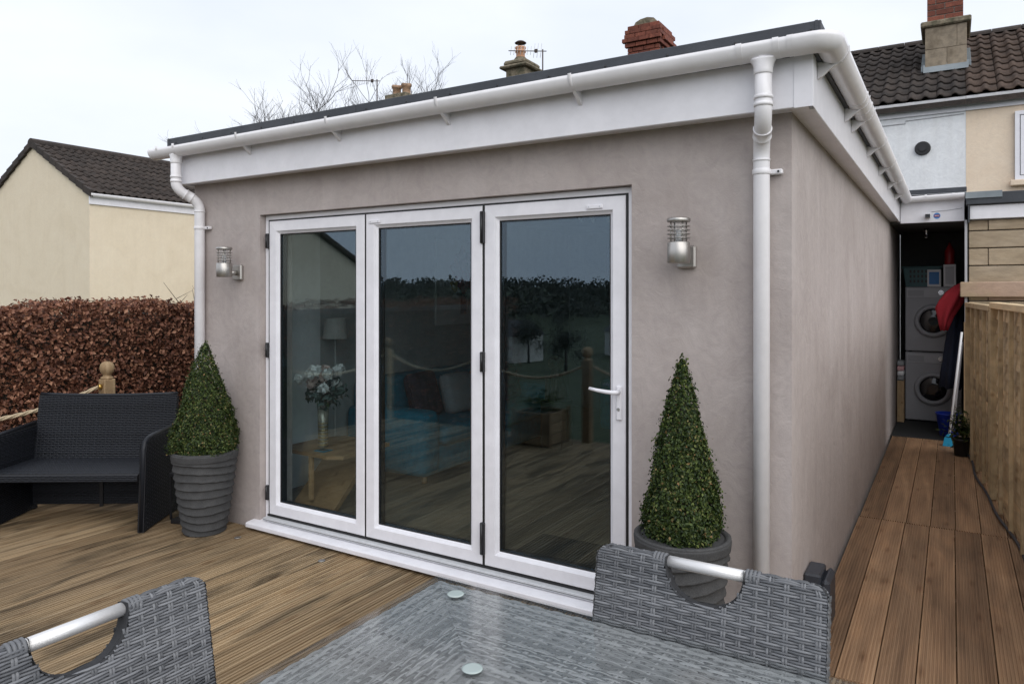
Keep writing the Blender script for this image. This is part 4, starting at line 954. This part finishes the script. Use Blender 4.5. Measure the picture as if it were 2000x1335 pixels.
# back panel: leaning, seat level to 0.82
by0, by1, bz0, bz1 = .235, .305, .36, .815
b = MB().prism([(by0, bz0), (by0 + .03, bz0), (by1 + .03, bz1 - .01), (by1 + .015, bz1), (by1, bz1 - .008)], -BW / 2 + .045, BW / 2 - .045, 'x').build('backrest', 'dark_back', bn, False)
w_ = MB(); hb = math.hypot(by1 - by0, bz1 - bz0)
def back_surf(a, bb, h):
    f = bb / hb; x = -BW / 2 + .045 + a; cur = -.02 * (1 - (2 * a / (BW - .09) - 1) ** 2) * f * 0
    return (x, by0 + (by1 - by0) * f - .003 - h, bz0 + (bz1 - bz0) * f + .012 * (2 * a / (BW - .09) - 1) ** 2 * f)
weave(w_, back_surf, BW - .09, hb, **WV); stuff(w_.build('weave', 'dark_rattan', b, False))
MB().tube([(-BW / 2 + .05 + (BW - .1) * i / 10, by1 + .012, bz1 + .006 + .012 * (2 * i / 10 - 1) ** 2) for i in range(11)], .013, 8).build('top_rail', 'dark_rattan', b, False)
# seat
st = MB().prism([(-.285, .335), (.235, .325), (.235, .372), (-.27, .385), (-.29, .378), (-.295, .36)], -BW / 2 + .05, BW / 2 - .05, 'x').build('seat', 'dark_back', bn, False)
w_ = MB(); weave(w_, plane_surf((-BW / 2 + .05, -.27, .388), (1, 0, 0), (0, .505, -.013)), BW - .10, .505, **WV); stuff(w_.build('weave', 'dark_rattan', st, False))
w_ = MB(); weave(w_, plane_surf((-BW / 2 + .05, -.297, .337), (1, 0, 0), (0, 0, 1)), BW - .10, .045, **WV); stuff(w_.build('weave', 'dark_rattan', st, False))
# back skirt under the seat
sk = MB().box(-BW / 2 + .05, BW / 2 - .05, .215, .232, .045, .322).build('skirt', 'dark_back', bn, False)
w_ = MB(); weave(w_, plane_surf((-BW / 2 + .05, .2135, .045), (1, 0, 0), (0, 0, 1)), BW - .10, .277, **WV); stuff(w_.build('weave', 'dark_rattan', sk, False))
MB().box(-.012, .012, .20, .212, .03, .322).build('support', 'black_metal', bn, False)
# side arms: panels with a rounded front shoulder
def arm_poly():
    p = [(.27, .03), (.30, .62), (-.16, .605), (-.20, .60), (-.235, .585), (-.255, .56), (-.265, .53), (-.30, .0), (-.272, .0)]
    return p
for sx in (-1, 1):
    xa, xb = sx * (BW / 2 - .005), sx * (BW / 2 - .045)
    ar = MB().prism(arm_poly(), min(xa, xb), max(xa, xb), 'x').build('arm', 'dark_back', bn, False)
    for xx, nrm in ((BW / 2 - .003, 1), (BW / 2 - .047, -1)):
        sgn = sx * nrm
        def surf(a, bb, h, xx=xx, sgn=sgn): 
            f = bb / .60; yf = -.298 + .036 * min(1, f / .9) + (.10 * max(0, (f - .9) / .1) ** 2); yb = .272 + .028 * f
            return (sx * xx + sgn * h, yf + (yb - yf) * a / .57, .008 + bb)
        w_ = MB(); weave(w_, surf, .57, .60, **WV); stuff(w_.build('weave', 'dark_rattan', ar, False))
    MB().tube([(sx * (BW / 2 - .025), y, z) for y, z in ((-.287, .005), (-.262, .45), (-.258, .54), (-.24, .582), (-.20, .602), (-.15, .61), (.29, .625))], .019, 8).build('edging', 'dark_rattan', ar, False)
    MB().box(sx * (BW / 2 - .045), sx * (BW / 2 - .01), .25, .28, 0, .05).build('foot', 'black_metal', bn, False)
# lantern between bench and pot
ln_ = thing('lantern', 'black metal and glass lantern tucked between bench arm and topiary pot', 'lantern', (-3.955, -.16, 0), R(20))
MB().box(-.075, .075, -.075, .075, 0, .03, .004).build('base', 'black_metal', ln_, False)
for sx in (-1, 1):
    for sy in (-1, 1): MB().box(sx * .072 - .006, sx * .072 + .006, sy * .072 - .006, sy * .072 + .006, .031, .33).build('corner_bar', 'black_metal', ln_, False)
for sx in (-1, 1): MB().box(sx * .068 - .0015, sx * .068 + .0015, -.064, .064, .032, .329).build('pane', 'lamp_glass', ln_, False); MB().box(-.064, .064, sx * .068 - .0015, sx * .068 + .0015, .032, .329).build('pane', 'lamp_glass', ln_, False)
MB().lathe([(.115, .331), (.115, .345), (.05, .395), (.045, .42), (.055, .425), (.02, .44)], 0, 0, 4, False).xf(Matrix.Rotation(R(45), 4, 'Z')).build('roof', 'black_metal', ln_, False)
MB().tube([(.03 * math.cos(R(a)), 0, .445 + .035 * math.sin(R(a))) for a in range(-10, 191, 20)], .003, 6).build('handle', 'black_metal', ln_, False)
MB().lathe([(.03, .031), (.03, .12), (.004, .122), (.003, .135)], 0, 0, 14).build('candle', 'lamp_shade', ln_, False)

# ================================================================== TABLE
TX0, TX1, TY0, TY1 = -.728, .772, -3.025, -1.528
tb = thing('dining_table', 'square grey rattan dining table under a clear glass top', 'table', ((TX0 + TX1) / 2, (TY0 + TY1) / 2, 0))
GT = .752
MB().box(TX0, TX1, TY0, TY1, GT - .007, GT, .0015).build('glass_top', 'table_glass', tb)
tp = MB().box(TX0 + .014, TX1 - .014, TY0 + .014, TY1 - .014, .68, .7355).build('table_top', 'rattan_back', tb)
cxm, cym = (TX0 + TX1) / 2, (TY0 + TY1) / 2; half = .736
for e in range(4):
    c_, s_ = round(math.cos(e * math.pi / 2)), round(math.sin(e * math.pi / 2))
    def surf(a, bb, h, c_=c_, s_=s_):
        x, y = a - half, half - bb      # local: strip along x, from the outer edge (y = half) inwards
        return (cxm + c_ * x - s_ * y, cym + s_ * x + c_ * y, .7405 + h)
    w_ = MB(); weave(w_, surf, 2 * half, half, .032, .0125, 3, .0016, .0012, mask=lambda u, v: v - .003 <= u <= 2 * half - v + .003, wn=2, ww=.0034, seg=4)
    stuff(w_.build('weave', 'table_rattan', tp))
for sx, sy in ((-1, -1), (-1, 1), (1, -1), (1, 1)):
    x, y = cxm + sx * .66, cym + sy * .66; MB().box(x - .045, x + .045, y - .045, y + .045, .0, .679, .006).build('leg', 'table_rattan', tb)
for x, y in ((-.601, -1.612), (-.335, -1.915), (.645, -1.612), (.379, -1.915), (-.601, -2.94), (.645, -2.94)):
    MB().lathe([(.022, .7522), (.024, .7526), (.0235, .7545), (.019, .7552)], x, y, 24).build('spacer', 'spacer', tb)
w_ = MB(); weave(w_, plane_surf((TX0 + .015, TY1 - .013, .682), (1, 0, 0), (0, 0, 1)), 1.47, .045, .042, .0165, 3, .002, .0016); w_.v = [(p[0], 2 * (TY1 - .013) - p[1], p[2]) for p in w_.v]
stuff(w_.build('weave', 'table_rattan', tp))
w_ = MB(); weave(w_, plane_surf((TX0 + .013, TY1 - .015, .682), (0, -1, 0), (0, 0, 1)), 1.467, .045, .042, .0165, 3, .002, .0016); stuff(w_.build('weave', 'table_rattan', tp))

# ================================================================== RATTAN CHAIRS
def make_chair():
    t = thing('rattan_chair', '', 'chair')
    CW, thk = .565, .036; z0, z1 = .40, .925; y0, y1 = .205, .298      # centre line of the back, bottom and top
    Hb = math.hypot(z1 - z0, y1 - y0); ex = Vector((1, 0, 0)); up = Vector((0, y1 - y0, z1 - z0)).normalized(); nn = Vector((0, -up.z, up.y))   # nn: towards the seat
    O = Vector((-CW / 2, y0, z0)); rt = thk / 2
    cw, cd = .098, .100
    def in_cut(u, v): # u from 0..CW, v up 0..Hb
        x = abs(u - CW / 2); d = Hb - v
        if d < .012 and x < cw: return True
        return x < cw and d < cd * math.sqrt(max(0, 1 - (x / cw) ** 2.4))
    # backing panel following the cut-out and rounded corners
    pts = [(0, 0), (CW, 0), (CW, Hb - .03), (CW - .008, Hb - .01), (CW - .025, Hb)]
    pts += [(CW / 2 + cw, Hb)] + [(CW / 2 + cw * math.cos(R(a)), Hb - cd * math.sin(R(a)) ** .85) for a in range(8, 180, 12)] + [(CW / 2 - cw, Hb)]
    pts += [(.025, Hb), (.008, Hb - .01), (0, Hb - .03)]
    m = MB(); hh = rt - .005; n = len(pts)
    # split in columns to stay planar-convex
    v = [O + ex * a + up * (min(b_, Hb - .006)) + nn * hh for a, b_ in pts] + [O + ex * a + up * (min(b_, Hb - .006)) - nn * hh for a, b_ in pts]
    m.add(v, [list(range(n))[::-1], list(range(n, 2 * n))] + [[i, (i + 1) % n, (i + 1) % n + n, i + n] for i in range(n)])
    bk_ = m.build('backrest', 'rattan_back', t, False)
    arc_l = math.pi * rt; V = 2 * Hb + arc_l - 2 * rt
    Hf = Hb - rt
    def surf(u, vv, h):
        du = 0
        if vv <= Hf: p = O + ex * u + up * vv + nn * (rt + h)
        elif vv <= Hf + arc_l:
            a = (vv - Hf) / rt; p = O + ex * u + up * (Hf + (rt + h) * math.sin(a)) + nn * ((rt + h) * math.cos(a))
        else: p = O + ex * u + up * (Hf - (vv - Hf - arc_l)) - nn * (rt + h)
        # round the two upper corners
        hgt = (p - O).dot(up); over = hgt - (Hb - .03)
        if over > 0:
            e = .028 * (1 - math.sqrt(max(0, 1 - min(1, over / .03) ** 2)))
            if u < .05: p += ex * e * (1 - u / .05)
            if u > CW - .05: p -= ex * e * (1 - (CW - u) / .05)
        return tuple(p)
    def mask(u, vv):
        v_ = vv if vv <= Hf else (Hb - .001 if vv <= Hf + arc_l else Hf - (vv - Hf - arc_l))
        return not in_cut(u, v_)
    w = MB(); weave(w, surf, CW, V, .0355, .0135, 2, .0021, .0019, mask, 2, .0033, 6); stuff(w.build('weave', 'rattan', bk_, False))
    # side edges, and the lip of the cut-out
    for sx in (0, CW):
        sg = -1 if sx == 0 else 1
        w = MB(); weave(w, lambda u, vv, h: tuple(O + ex * (sx + sg * (h + .002)) + up * u + nn * (rt * 1.15) * math.cos(math.pi * vv / thk)), Hb - .02, thk, .0135, .018, 1, .0012, .0012, None, 1, .004, 3); stuff(w.build('weave', 'rattan', bk_, False))
    w = MB(); k = 40; hs = rt * 1.0
    vs = []
    for i in range(k + 1):
        a = math.pi * i / k; px = CW / 2 + cw * math.copysign(abs(math.cos(a)) ** (2 / 2.4), math.cos(a)); pz = Hb - cd * math.sin(a) ** .85 - .001
        for q in range(6): b_ = math.pi * q / 5; vs.append(O + ex * (px + .004 * math.sin(b_) * math.cos(a) * -1) + up * (pz + .003 * math.sin(b_)) + nn * (hs * 1.12) * math.cos(b_))
    w.add(vs, [(i * 6 + q, (i + 1) * 6 + q, (i + 1) * 6 + q + 1, i * 6 + q + 1) for i in range(k) for q in range(5)], True)
    w.build('cutout_lip', 'rattan_back', bk_, False)
    for sx in (-1, 1):   # wrapped sleeves where the tube enters the weave
        for j in range(4):
            c0 = O + ex * (CW / 2 + sx * (cw + .004 + j * .009)) + up * (Hb - .014)
            MB().tube([c0 - ex * .0042, c0 - ex * .002, c0 + ex * .002, c0 + ex * .0042], [.0170, .0195, .0195, .0170], 14).build('binding', 'rattan', bk_, False)
    c0 = O + ex * CW / 2 + up * (Hb - .014)
    MB().tube([c0 - ex * (cw + .03), c0 + ex * (cw + .03)], .0145, 18).build('grab_bar', 'handle_steel', t, False)
    # seat
    s_ = MB().box(-.27, .27, -.26, .19, .385, .43, .012).build('seat', 'rattan_back', t, False)
    w = MB(); weave(w, plane_surf((-.265, -.255, .433), (1, 0, 0), (0, 1, 0)), .53, .44, .036, .0135, 2, .002, .0018); stuff(w.build('weave', 'rattan', s_, False))
    for sx in (-1, 1):
        MB().tube([(sx * .25, -.24, .384), (sx * .255, -.25, 0)], [.022, .015], 10).build('leg', 'rattan', t, False)
        MB().tube([(sx * .25, .20, .42), (sx * .255, .27, 0)], [.022, .015], 10).build('leg', 'rattan', t, False)
    return t
c1 = make_chair(); c1.location = (.062, -1.768, 0); c1['label'] = 'grey rattan chair with steel grab bar pushed in facing away from the doors'; c1['group'] = 'rattan dining chairs'
c2 = copy_tree(c1); c2.location = (-.655, -2.452, 0); c2.rotation_euler = (0, 0, R(90)); c2['label'] = 'grey rattan chair with steel grab bar on the open deck side of the table'

# ================================================================== IN THE PASSAGE
def machine(z0, h, label, panel_low, grp):
    t = thing('laundry_machine', label, 'washing machine', (.39, 7.2, z0), 0, grp); x0, x1, y0, y1 = .095, .69, 6.9, 7.45
    MB().box(x0, x1, y0, y1, z0 + .012, z0 + h, .008).build('cabinet', 'shaded_enamel', t)
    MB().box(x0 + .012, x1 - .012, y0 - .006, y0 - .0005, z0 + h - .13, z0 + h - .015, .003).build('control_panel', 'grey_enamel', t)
    MB().box(x0 + .03, x0 + .2, y0 - .010, y0 - .0065, z0 + h - .11, z0 + h - .04, .002).build('drawer', 'shaded_enamel', t)
    MB().tube([(x0 + .38, y0 - .006, z0 + h - .07), (x0 + .38, y0 - .03, z0 + h - .07)], .03, 20).build('dial', 'chrome', t)
    c = Vector(((x0 + x1) / 2, y0, z0 + h * .48)); ring = []
    d = MB(); n = 40; prof = [(.205, 0), (.20, -.025), (.17, -.035), (.15, -.028), (.145, -.012)]
    vs = [(c.x + r * math.cos(2 * math.pi * j / n), c.y + yy, c.z + r * math.sin(2 * math.pi * j / n)) for r, yy in prof for j in range(n)]
    d.add(vs, [(i * n + j, i * n + (j + 1) % n, (i + 1) * n + (j + 1) % n, (i + 1) * n + j) for i in range(len(prof) - 1) for j in range(n)], True)
    dr = d.build('door', 'shaded_enamel', t); MB().tube([(c.x, c.y - .012, c.z), (c.x, c.y - .018, c.z), (c.x, c.y - .022, c.z)], [.144, .13, .05], 32).build('door_glass', 'dark_glass', dr)
    for fx in (x0 + .05, x1 - .05): MB().tube([(fx, y0 + .05, z0), (fx, y0 + .05, z0 + .0125)], .02, 10).build('foot', 'black_plastic', t)
machine(0, .845, 'white washing machine on the passage floor under the dryer', True, 'stacked laundry machines')
machine(.847, .80, 'white tumble dryer stacked on the washing machine', False, 'stacked laundry machines')
lb = thing('laundry_basket', 'teal plastic laundry basket with slots on top of the dryer', 'basket', (.28, 7.1, 1.648))
MB().prism([(.10, 1.65), (.44, 1.65), (.47, 1.88), (.07, 1.88)], 6.95, 7.38, 'y').build('body', 'teal_plastic', lb); MB().box(.055, .485, 6.935, 7.395, 1.881, 1.90, .004).build('rim', 'teal_plastic', lb)
for r_ in range(3):
    for k in range(7): MB().box(.14 + k * .042, .16 + k * .042, 6.944, 6.9495, 1.70 + r_ * .06, 1.735 + r_ * .06).build('slot', 'black_plastic', lb)
def carton(x0, x1, y0, z0, h, body, band, label):
    t = thing('detergent_box', label, 'box', ((x0 + x1) / 2, y0 + .06, z0)); MB().box(x0, x1, y0, y0 + .12, z0, z0 + h, .003).build('carton', body, t)
    MB().box(x0 + .02, x1 - .02, y0 - .003, y0 - .0005, z0 + .03, z0 + h - .03).build('label', band, t)
carton(.33, .475, 6.80 + .105, 1.648, .21, 'white_plastic', 'label_blue', 'white detergent tub with blue label on the dryer'); carton(.50, .63, 6.91, 1.648, .27, 'white_plastic', 'grey_enamel', 'plain white carton on the dryer beneath the red bottle')
fb = thing('red_bottle', 'red bottle standing on the white carton', 'bottle', (.565, 6.97, 1.919)); MB().lathe([(.05, 1.92), (.052, 1.93), (.052, 2.08), (.03, 2.13), (.016, 2.15), (.016, 2.18)], .565, 6.97, 18).build('body', 'red_plastic', fb); MB().lathe([(.02, 2.181), (.02, 2.205)], .565, 6.97, 14).build('cap', 'black_plastic', fb)
# hanging clothes: draped, folded lofts
def drape(name, mat, rings, label, cat, folds=7, amp=.12):
    m = MB(); n = 48; v = []
    for i, (cx, cy, rx, ry, z) in enumerate(rings):
        for j in range(n):
            th = 2 * math.pi * j / n; k = 1 + amp * (i / len(rings) + .25) * math.sin(folds * th + i * .5) + .04 * math.sin(3 * th + i); v.append((cx + rx * k * math.cos(th), cy + ry * k * math.sin(th), z + .008 * math.sin(folds * th)))
    q = len(rings); m.add(v, [(i * n + j, (i + 1) * n + j, (i + 1) * n + (j + 1) % n, i * n + (j + 1) % n) for i in range(q - 1) for j in range(n)] + [list(range(n)), list(range((q - 1) * n, q * n))[::-1]], True)
    o = m.build(name, mat); o['label'] = label; o['category'] = cat; return o
drape('coat', 'navy_cloth', [(.66, 6.30, .03, .04, 1.50), (.65, 6.28, .055, .12, 1.44), (.635, 6.27, .075, .19, 1.30), (.615, 6.26, .095, .21, 1.0), (.60, 6.25, .11, .22, .75), (.59, 6.24, .12, .23, .52)], 'long navy coat hanging on the right passage wall', 'coat')
m_ = drape('jacket', 'red_cloth', [(.675, 5.96, .02, .03, 1.67), (.66, 5.95, .05, .09, 1.65), (.615, 5.94, .09, .12, 1.58), (.575, 5.93, .115, .13, 1.49), (.545, 5.92, .11, .12, 1.42), (.53, 5.91, .075, .10, 1.33), (.52, 5.90, .05, .08, 1.24), (.515, 5.90, .03, .05, 1.17)], 'red jacket hanging over the navy coat in the passage', 'jacket', 5, .2)
bu = thing('bucket', 'blue plastic bucket on the passage floor beside the brooms', 'bucket', (.56, 6.05, 0))
MB().lathe([(.085, .001), (.09, .004), (.125, .235), (.132, .24), (.132, .25), (.122, .25), (.088, .01)], .56, 6.05, 28).build('body', 'blue_plastic', bu); MB().tube([(.56 + .128 * math.cos(R(a)), 6.05 - .04 * math.sin(R(a)), .24 + .05 * math.sin(R(a)) * -1 + .0) for a in range(0, 181, 15)], .003, 6).build('handle', 'chrome', bu)
def broom(x, y, xt, yt, h, head, label, grp='brooms leaning in the passage'):
    t = thing('broom', label, 'broom', (x, y, 0), 0, grp); MB().tube([(x, y, .12), (xt, yt, h)], .0115, 10).build('handle', 'white_plastic', t)
    MB().prism([(x - .06, .001), (x + .055, .001), (x + .045, .085), (x + .015, .125), (x - .015, .125), (x - .045, .085)], y - .022, y + .022, 'y').build('head', head, t)
broom(.565, 5.42, .675, 5.57, 1.17, 'sky_blue_plastic', 'white handled broom with bright blue head at the passage mouth')
broom(.60, 5.74, .682, 5.86, 1.05, 'blue_plastic', 'white handled mop leaning behind the blue headed broom')
o = MB().box(.690, .712, 5.40, 5.435, 0.0, 1.28, .003).build('timber_batten', 'post_wood'); o['label'] = 'thin brown timber batten standing against the door jamb'; o['category'] = 'batten'
pp = thing('potted_plant', 'small leafy plant with pink flowers in black plastic pot by fence end', 'plant', (.665, 4.98, .001))
MB().lathe([(.058, .001), (.06, .004), (.075, .15), (.082, .152), (.082, .17), (.072, .17), (.066, .14)], .665, 4.98, 24).build('pot', 'black_plastic', pp); MB().lathe([(.068, .14), (.001, .145)], .665, 4.98, 20, caps=False).build('soil', 'soil', pp)
P = rng.normal(0, 1, (420, 3)) * [.05, .05, .075] + [0, 0, .26]; stuff(link('foliage', leaves(P, np.tile([0, 0, 1.], (420, 1)), .055, .3, 1, .1, mat='box_leaf', up=1.5), pp))
for a in range(5): MB().lathe([(.001, 0), (.012, .004), (.014, .012), (.001, .018)], .64 + .05 * random.random(), 4.93 + .08 * random.random(), 8).xf(Matrix.Translation((0, 0, .18 + .16 * random.random()))).build('flower', 'petal_pink', pp)
pc = thing('towel_pile', 'pile of folded towels beside the laundry machines', 'towels', (.05, 6.85, 0))
for k in range(4): rbox(.014, .088, 6.75, 6.98, .50 + k * .06, .556 + k * .06, .014).build('towel', ('cushion_pale', 'white_plastic', 'paint_pink', 'cushion_pale')[k], pc)
MB().box(.014, .09, 6.72, 7.0, -.003, .498, .004).build('box', 'post_wood', pc)
cl = thing('ceiling_spot', 'small chrome ceiling spotlight in the dark passage', 'ceiling light', (.33, 6.6, 2.339)); MB().lathe([(.03, 2.339), (.03, 2.31), (.022, 2.29), (.024, 2.235), (.03, 2.225), (.001, 2.222)], .33, 6.6, 18).build('body', 'chrome', cl)

# ================================================================== IN THE ROOM
tbm = thing('side_table', 'small oak side table with slanted leg behind the door glass', 'side table', (-3.3, .56, .06))
MB().prism([(-3.52, .32), (-3.08, .30), (-2.98, .36), (-3.00, .86), (-3.48, .88), (-3.57, .74), (-3.58, .45)], .44, .465, 'z').build('top', 'oak', tbm)
MB().prism([(.33, .061), (.38, .061), (.80, .439), (.74, .439)], -3.46, -3.06, 'x').build('slanted_leg', 'oak', tbm); MB().box(-3.30, -3.27, .34, .37, .12, .439, .003).build('leg', 'oak', tbm)
vz = thing('flower_vase', 'slim striped glass vase on the oak side table', 'vase', (-3.32, .50, .465))
MB().lathe([(.034, .466), (.036, .47), (.036, .62), (.040, .74)], -3.32, .50, 24).build('body', 'vase_glass', vz)
for k in range(9): MB().lathe([(.0365, .48 + k * .026), (.0378, .484 + k * .026), (.0365, .490 + k * .026)], -3.32, .50, 24, caps=False).build('stripe', 'vase_gold', vz)
fl = thing('flower_bouquet', 'bouquet of white and blush flowers in the striped vase', 'flowers', (-3.32, .50, .73))
P = rng.normal(0, 1, (260, 3)); P /= np.linalg.norm(P, axis=1)[:, None]; P = P * rng.uniform(.4, 1, (260, 1)) * [.18, .13, .13] + [0, .03, .13]; stuff(link('leaves', leaves(P, P - [0, 0, .1], .055, .5, 1, .15, mat='grey_leaf'), fl))
for k in range(14):
    a = k * 2.4; rr = .05 + .10 * (k % 4) / 3; z = .10 + .17 * random.random()
    c = np.array([rr * math.cos(a) * 1.2 + .02, rr * math.sin(a) * .8 - .06, z + .05]); n = 60; d = rng.normal(0, 1, (n, 3)); d[:, 2] += .5; d /= np.linalg.norm(d, axis=1)[:, None]
    link('bloom', leaves(c + d * .036 * rng.uniform(.5, 1, (n, 1)), d, .042, .9, .5, .3, mat='petal_white' if k % 4 else 'petal_pink'), fl)
for k in range(5): MB().tube([(-3.32, .5, .48), (-3.32 + .05 * math.cos(k), .5 + .05 * math.sin(k), .85)], .003, 5).build('stem', 'plant_green', fl)
co = thing('coaster', 'dark teal coaster on the oak side table', 'coaster', (-3.22, .40, .4655)); MB().box(-3.27, -3.17, .36, .45, .4655, .471, .003).build('pad', 'teal_fabric', co); MB().box(-3.25, -3.19, .38, .43, .4712, .473, .001).build('inlay', 'mat_dark', co)
so = thing('sofa', 'teal fabric sofa against the left room wall', 'sofa', (-3.35, 2.3, .06))
rbox(-3.78, -2.95, 1.25, 3.40, .12, .34, .05).build('base', 'teal_fabric', so); rbox(-3.79, -3.52, 1.25, 3.40, .30, .86, .09).build('backrest', 'teal_fabric', so)
for y0, y1 in ((1.18, 1.42), (3.25, 3.5)): rbox(-3.78, -2.93, y0, y1, .12, .64, .07).build('arm', 'teal_fabric', so)
for k in range(2): rbox(-3.60, -2.90, 1.43 + k * .91, 2.32 + k * .91, .345, .50, .05).build('seat_cushion', 'teal_fabric', so)
for x in (-3.7, -3.02):
    for y in (1.3, 3.38): MB().tube([(x, y, .0605), (x, y, .125)], .025, 10).build('foot', 'oak', so)
def cushion(x, y, z, s_, rz, mat, label):
    t = thing('cushion', label, 'cushion', (x, y, z), rz, 'cushions on the teal sofa'); m = rbox(-.07, .07, -s_, s_, 0, 2 * s_, .055); m.xf(Matrix.Rotation(R(-16), 4, 'Y')); m.build('cover', mat, t, False); MB().tube([(.0, -s_, .02), (.0 - .28 * s_, -s_ - .004, s_), (-.55 * s_, -s_, 2 * s_ - .02)], .006, 6).build('piping', mat, t, False)
cushion(-3.30, 1.72, .50, .20, .15, 'cushion_plum', 'plum patterned cushion at the near end of the teal sofa'); cushion(-3.22, 2.10, .50, .18, -.1, 'cushion_pale', 'pale grey cushion in the middle of the teal sofa'); cushion(-3.20, 2.55, .50, .19, .1, 'orange_fabric', 'orange cushion beside the pale grey one on the sofa'); cushion(-3.24, 2.98, .50, .19, .1, 'cushion_plum', 'plum patterned cushion by the dog figure on the sofa')
ac = thing('armchair', 'teal fabric armchair at the far end of the room', 'armchair', (-2.1, 4.3, .06), R(10))
rbox(-.45, .45, -.4, .4, .08, .40, .06).build('seat', 'teal_fabric', ac, False); rbox(-.45, .45, .22, .45, .2, .92, .08).build('backrest', 'teal_fabric', ac, False)
for sx in (-1, 1): rbox(sx * .52 - .09, sx * .52 + .09, -.42, .44, .06, .60, .06).build('arm', 'teal_fabric', ac, False)
for sx in (-1, 1): MB().tube([(sx * .4, -.35, 0), (sx * .4, -.35, .085)], .02, 8).build('foot', 'oak', ac, False)
a2 = copy_tree(ac); a2.location = (-.95, 3.9, .06); a2.rotation_euler = (0, 0, R(-50)); a2['label'] = 'teal fabric armchair against the right room wall'
ds = thing('dog_figure', 'seated brown dog figure on a small dark stand by the sofa', 'figurine', (-2.75, 3.05, .06))
MB().box(-2.87, -2.63, 2.93, 3.17, .061, .52, .01).build('stand', 'mat_dark', ds)
MB().lathe([(.085, .521), (.10, .56), (.09, .66), (.065, .76), (.05, .82), (.055, .85), (.066, .89), (.06, .93), (.03, .96), (.001, .965)], -2.75, 3.05, 20, fn=lambda r, z, th: (r * (1 + .15 * math.sin(th) * (1 if z < .7 else -.6)), z)).build('body', 'dog_brown', ds)
MB().tube([(-2.75, 3.0, .89), (-2.74, 2.93, .875), (-2.735, 2.90, .87)], [.04, .032, .024], 12).build('muzzle', 'dog_brown', ds)
for sx in (-1, 1): MB().tube([(-2.75 + sx * .05, 3.05, .94), (-2.75 + sx * .075, 3.04, .90), (-2.75 + sx * .07, 3.03, .85)], [.012, .022, .01], 8).build('ear', 'dog_brown', ds); MB().tube([(-2.75 + sx * .045, 2.96, .74), (-2.75 + sx * .045, 2.94, .525)], [.03, .024], 10).build('foreleg', 'dog_brown', ds)
pi_ = thing('wall_picture', 'framed flower painting on white canvas on the left room wall', 'picture', (-3.8, 2.9, 1.68)); MB().box(-3.803, -3.78, 2.45, 3.35, 1.25, 2.12, .003).build('canvas', 'canvas', pi_)
for (y, z, r_, mt) in ((2.9, 1.72, .13, 'paint_red'), (2.78, 1.82, .10, 'paint_pink'), (3.0, 1.85, .11, 'paint_pink'), (2.9, 1.94, .11, 'paint_pink'), (2.75, 1.66, .07, 'paint_yellow'), (3.05, 1.70, .09, 'paint_red')):
    MB().add([(-3.7775 + random.uniform(0, .003), y + r_ * (1 + .25 * math.sin(5 * a)) * math.cos(a), z + r_ * (1 + .25 * math.sin(4 * a + 1)) * math.sin(a)) for a in [2 * math.pi * i / 28 for i in range(28)]][::1], [list(range(28))]).build('paint_patch', mt, pi_)
MB().box(-3.7785, -3.777, 2.86, 2.96, 1.36, 1.62).build('painted_vase', 'paint_dark', pi_)
p2 = thing('framed_print', 'dark framed print on the back wall of the room', 'picture', (-2.95, 5.39, 1.9)); MB().box(-3.25, -2.65, 5.372, 5.398, 1.45, 2.2, .003).build('frame', 'mat_dark', p2); MB().box(-3.2, -2.7, 5.366, 5.371, 1.5, 2.15).build('print', 'canvas', p2)
tl = thing('table_lamp', 'table lamp with white shade beside the sofa end', 'lamp', (-3.62, .92, .06))
MB().tube([(-3.62, .92, .061), (-3.62, .92, .075), (-3.62, .92, .08), (-3.62, .92, 1.25)], [.08, .08, .007, .007], 16).build('stand', 'room_white', tl); MB().lathe([(.10, 1.22), (.085, 1.38)], -3.62, .92, 28, caps=False).build('shade', 'lamp_shade', tl)
chd = thing('pendant_light', 'chrome pendant light with glass drops on the room ceiling', 'pendant light', (-1.75, 1.9, 2.36))
MB().lathe([(.06, 2.361), (.06, 2.34), (.012, 2.33), (.012, 2.27)], -1.75, 1.9, 20).build('rose', 'chrome', chd)
for k in range(8):
    a = k * math.pi / 4; p = (-1.75 + .17 * math.cos(a), 1.9 + .17 * math.sin(a), 2.19); MB().tube([(-1.75, 1.9, 2.28), (-1.75 + .1 * math.cos(a), 1.9 + .1 * math.sin(a), 2.29), p], .006, 6).build('branch', 'chrome', chd)
    MB().lathe([(.001, -.04), (.02, -.02), (.022, 0), (.01, .02)], p[0], p[1], 10).xf(Matrix.Translation((0, 0, 2.17))).build('glass_drop', 'bead_clear', chd)
dm = thing('door_mat', 'dark door mat on the floor just inside the handled door', 'mat', (-1.2, .5, .061)); MB().box(-1.6, -.82, .28, .72, .061, .073, .004).build('pile', 'mat_dark', dm); MB().box(-1.62, -.80, .26, .74, .0605, .0675, .002).build('border', 'black_plastic', dm)
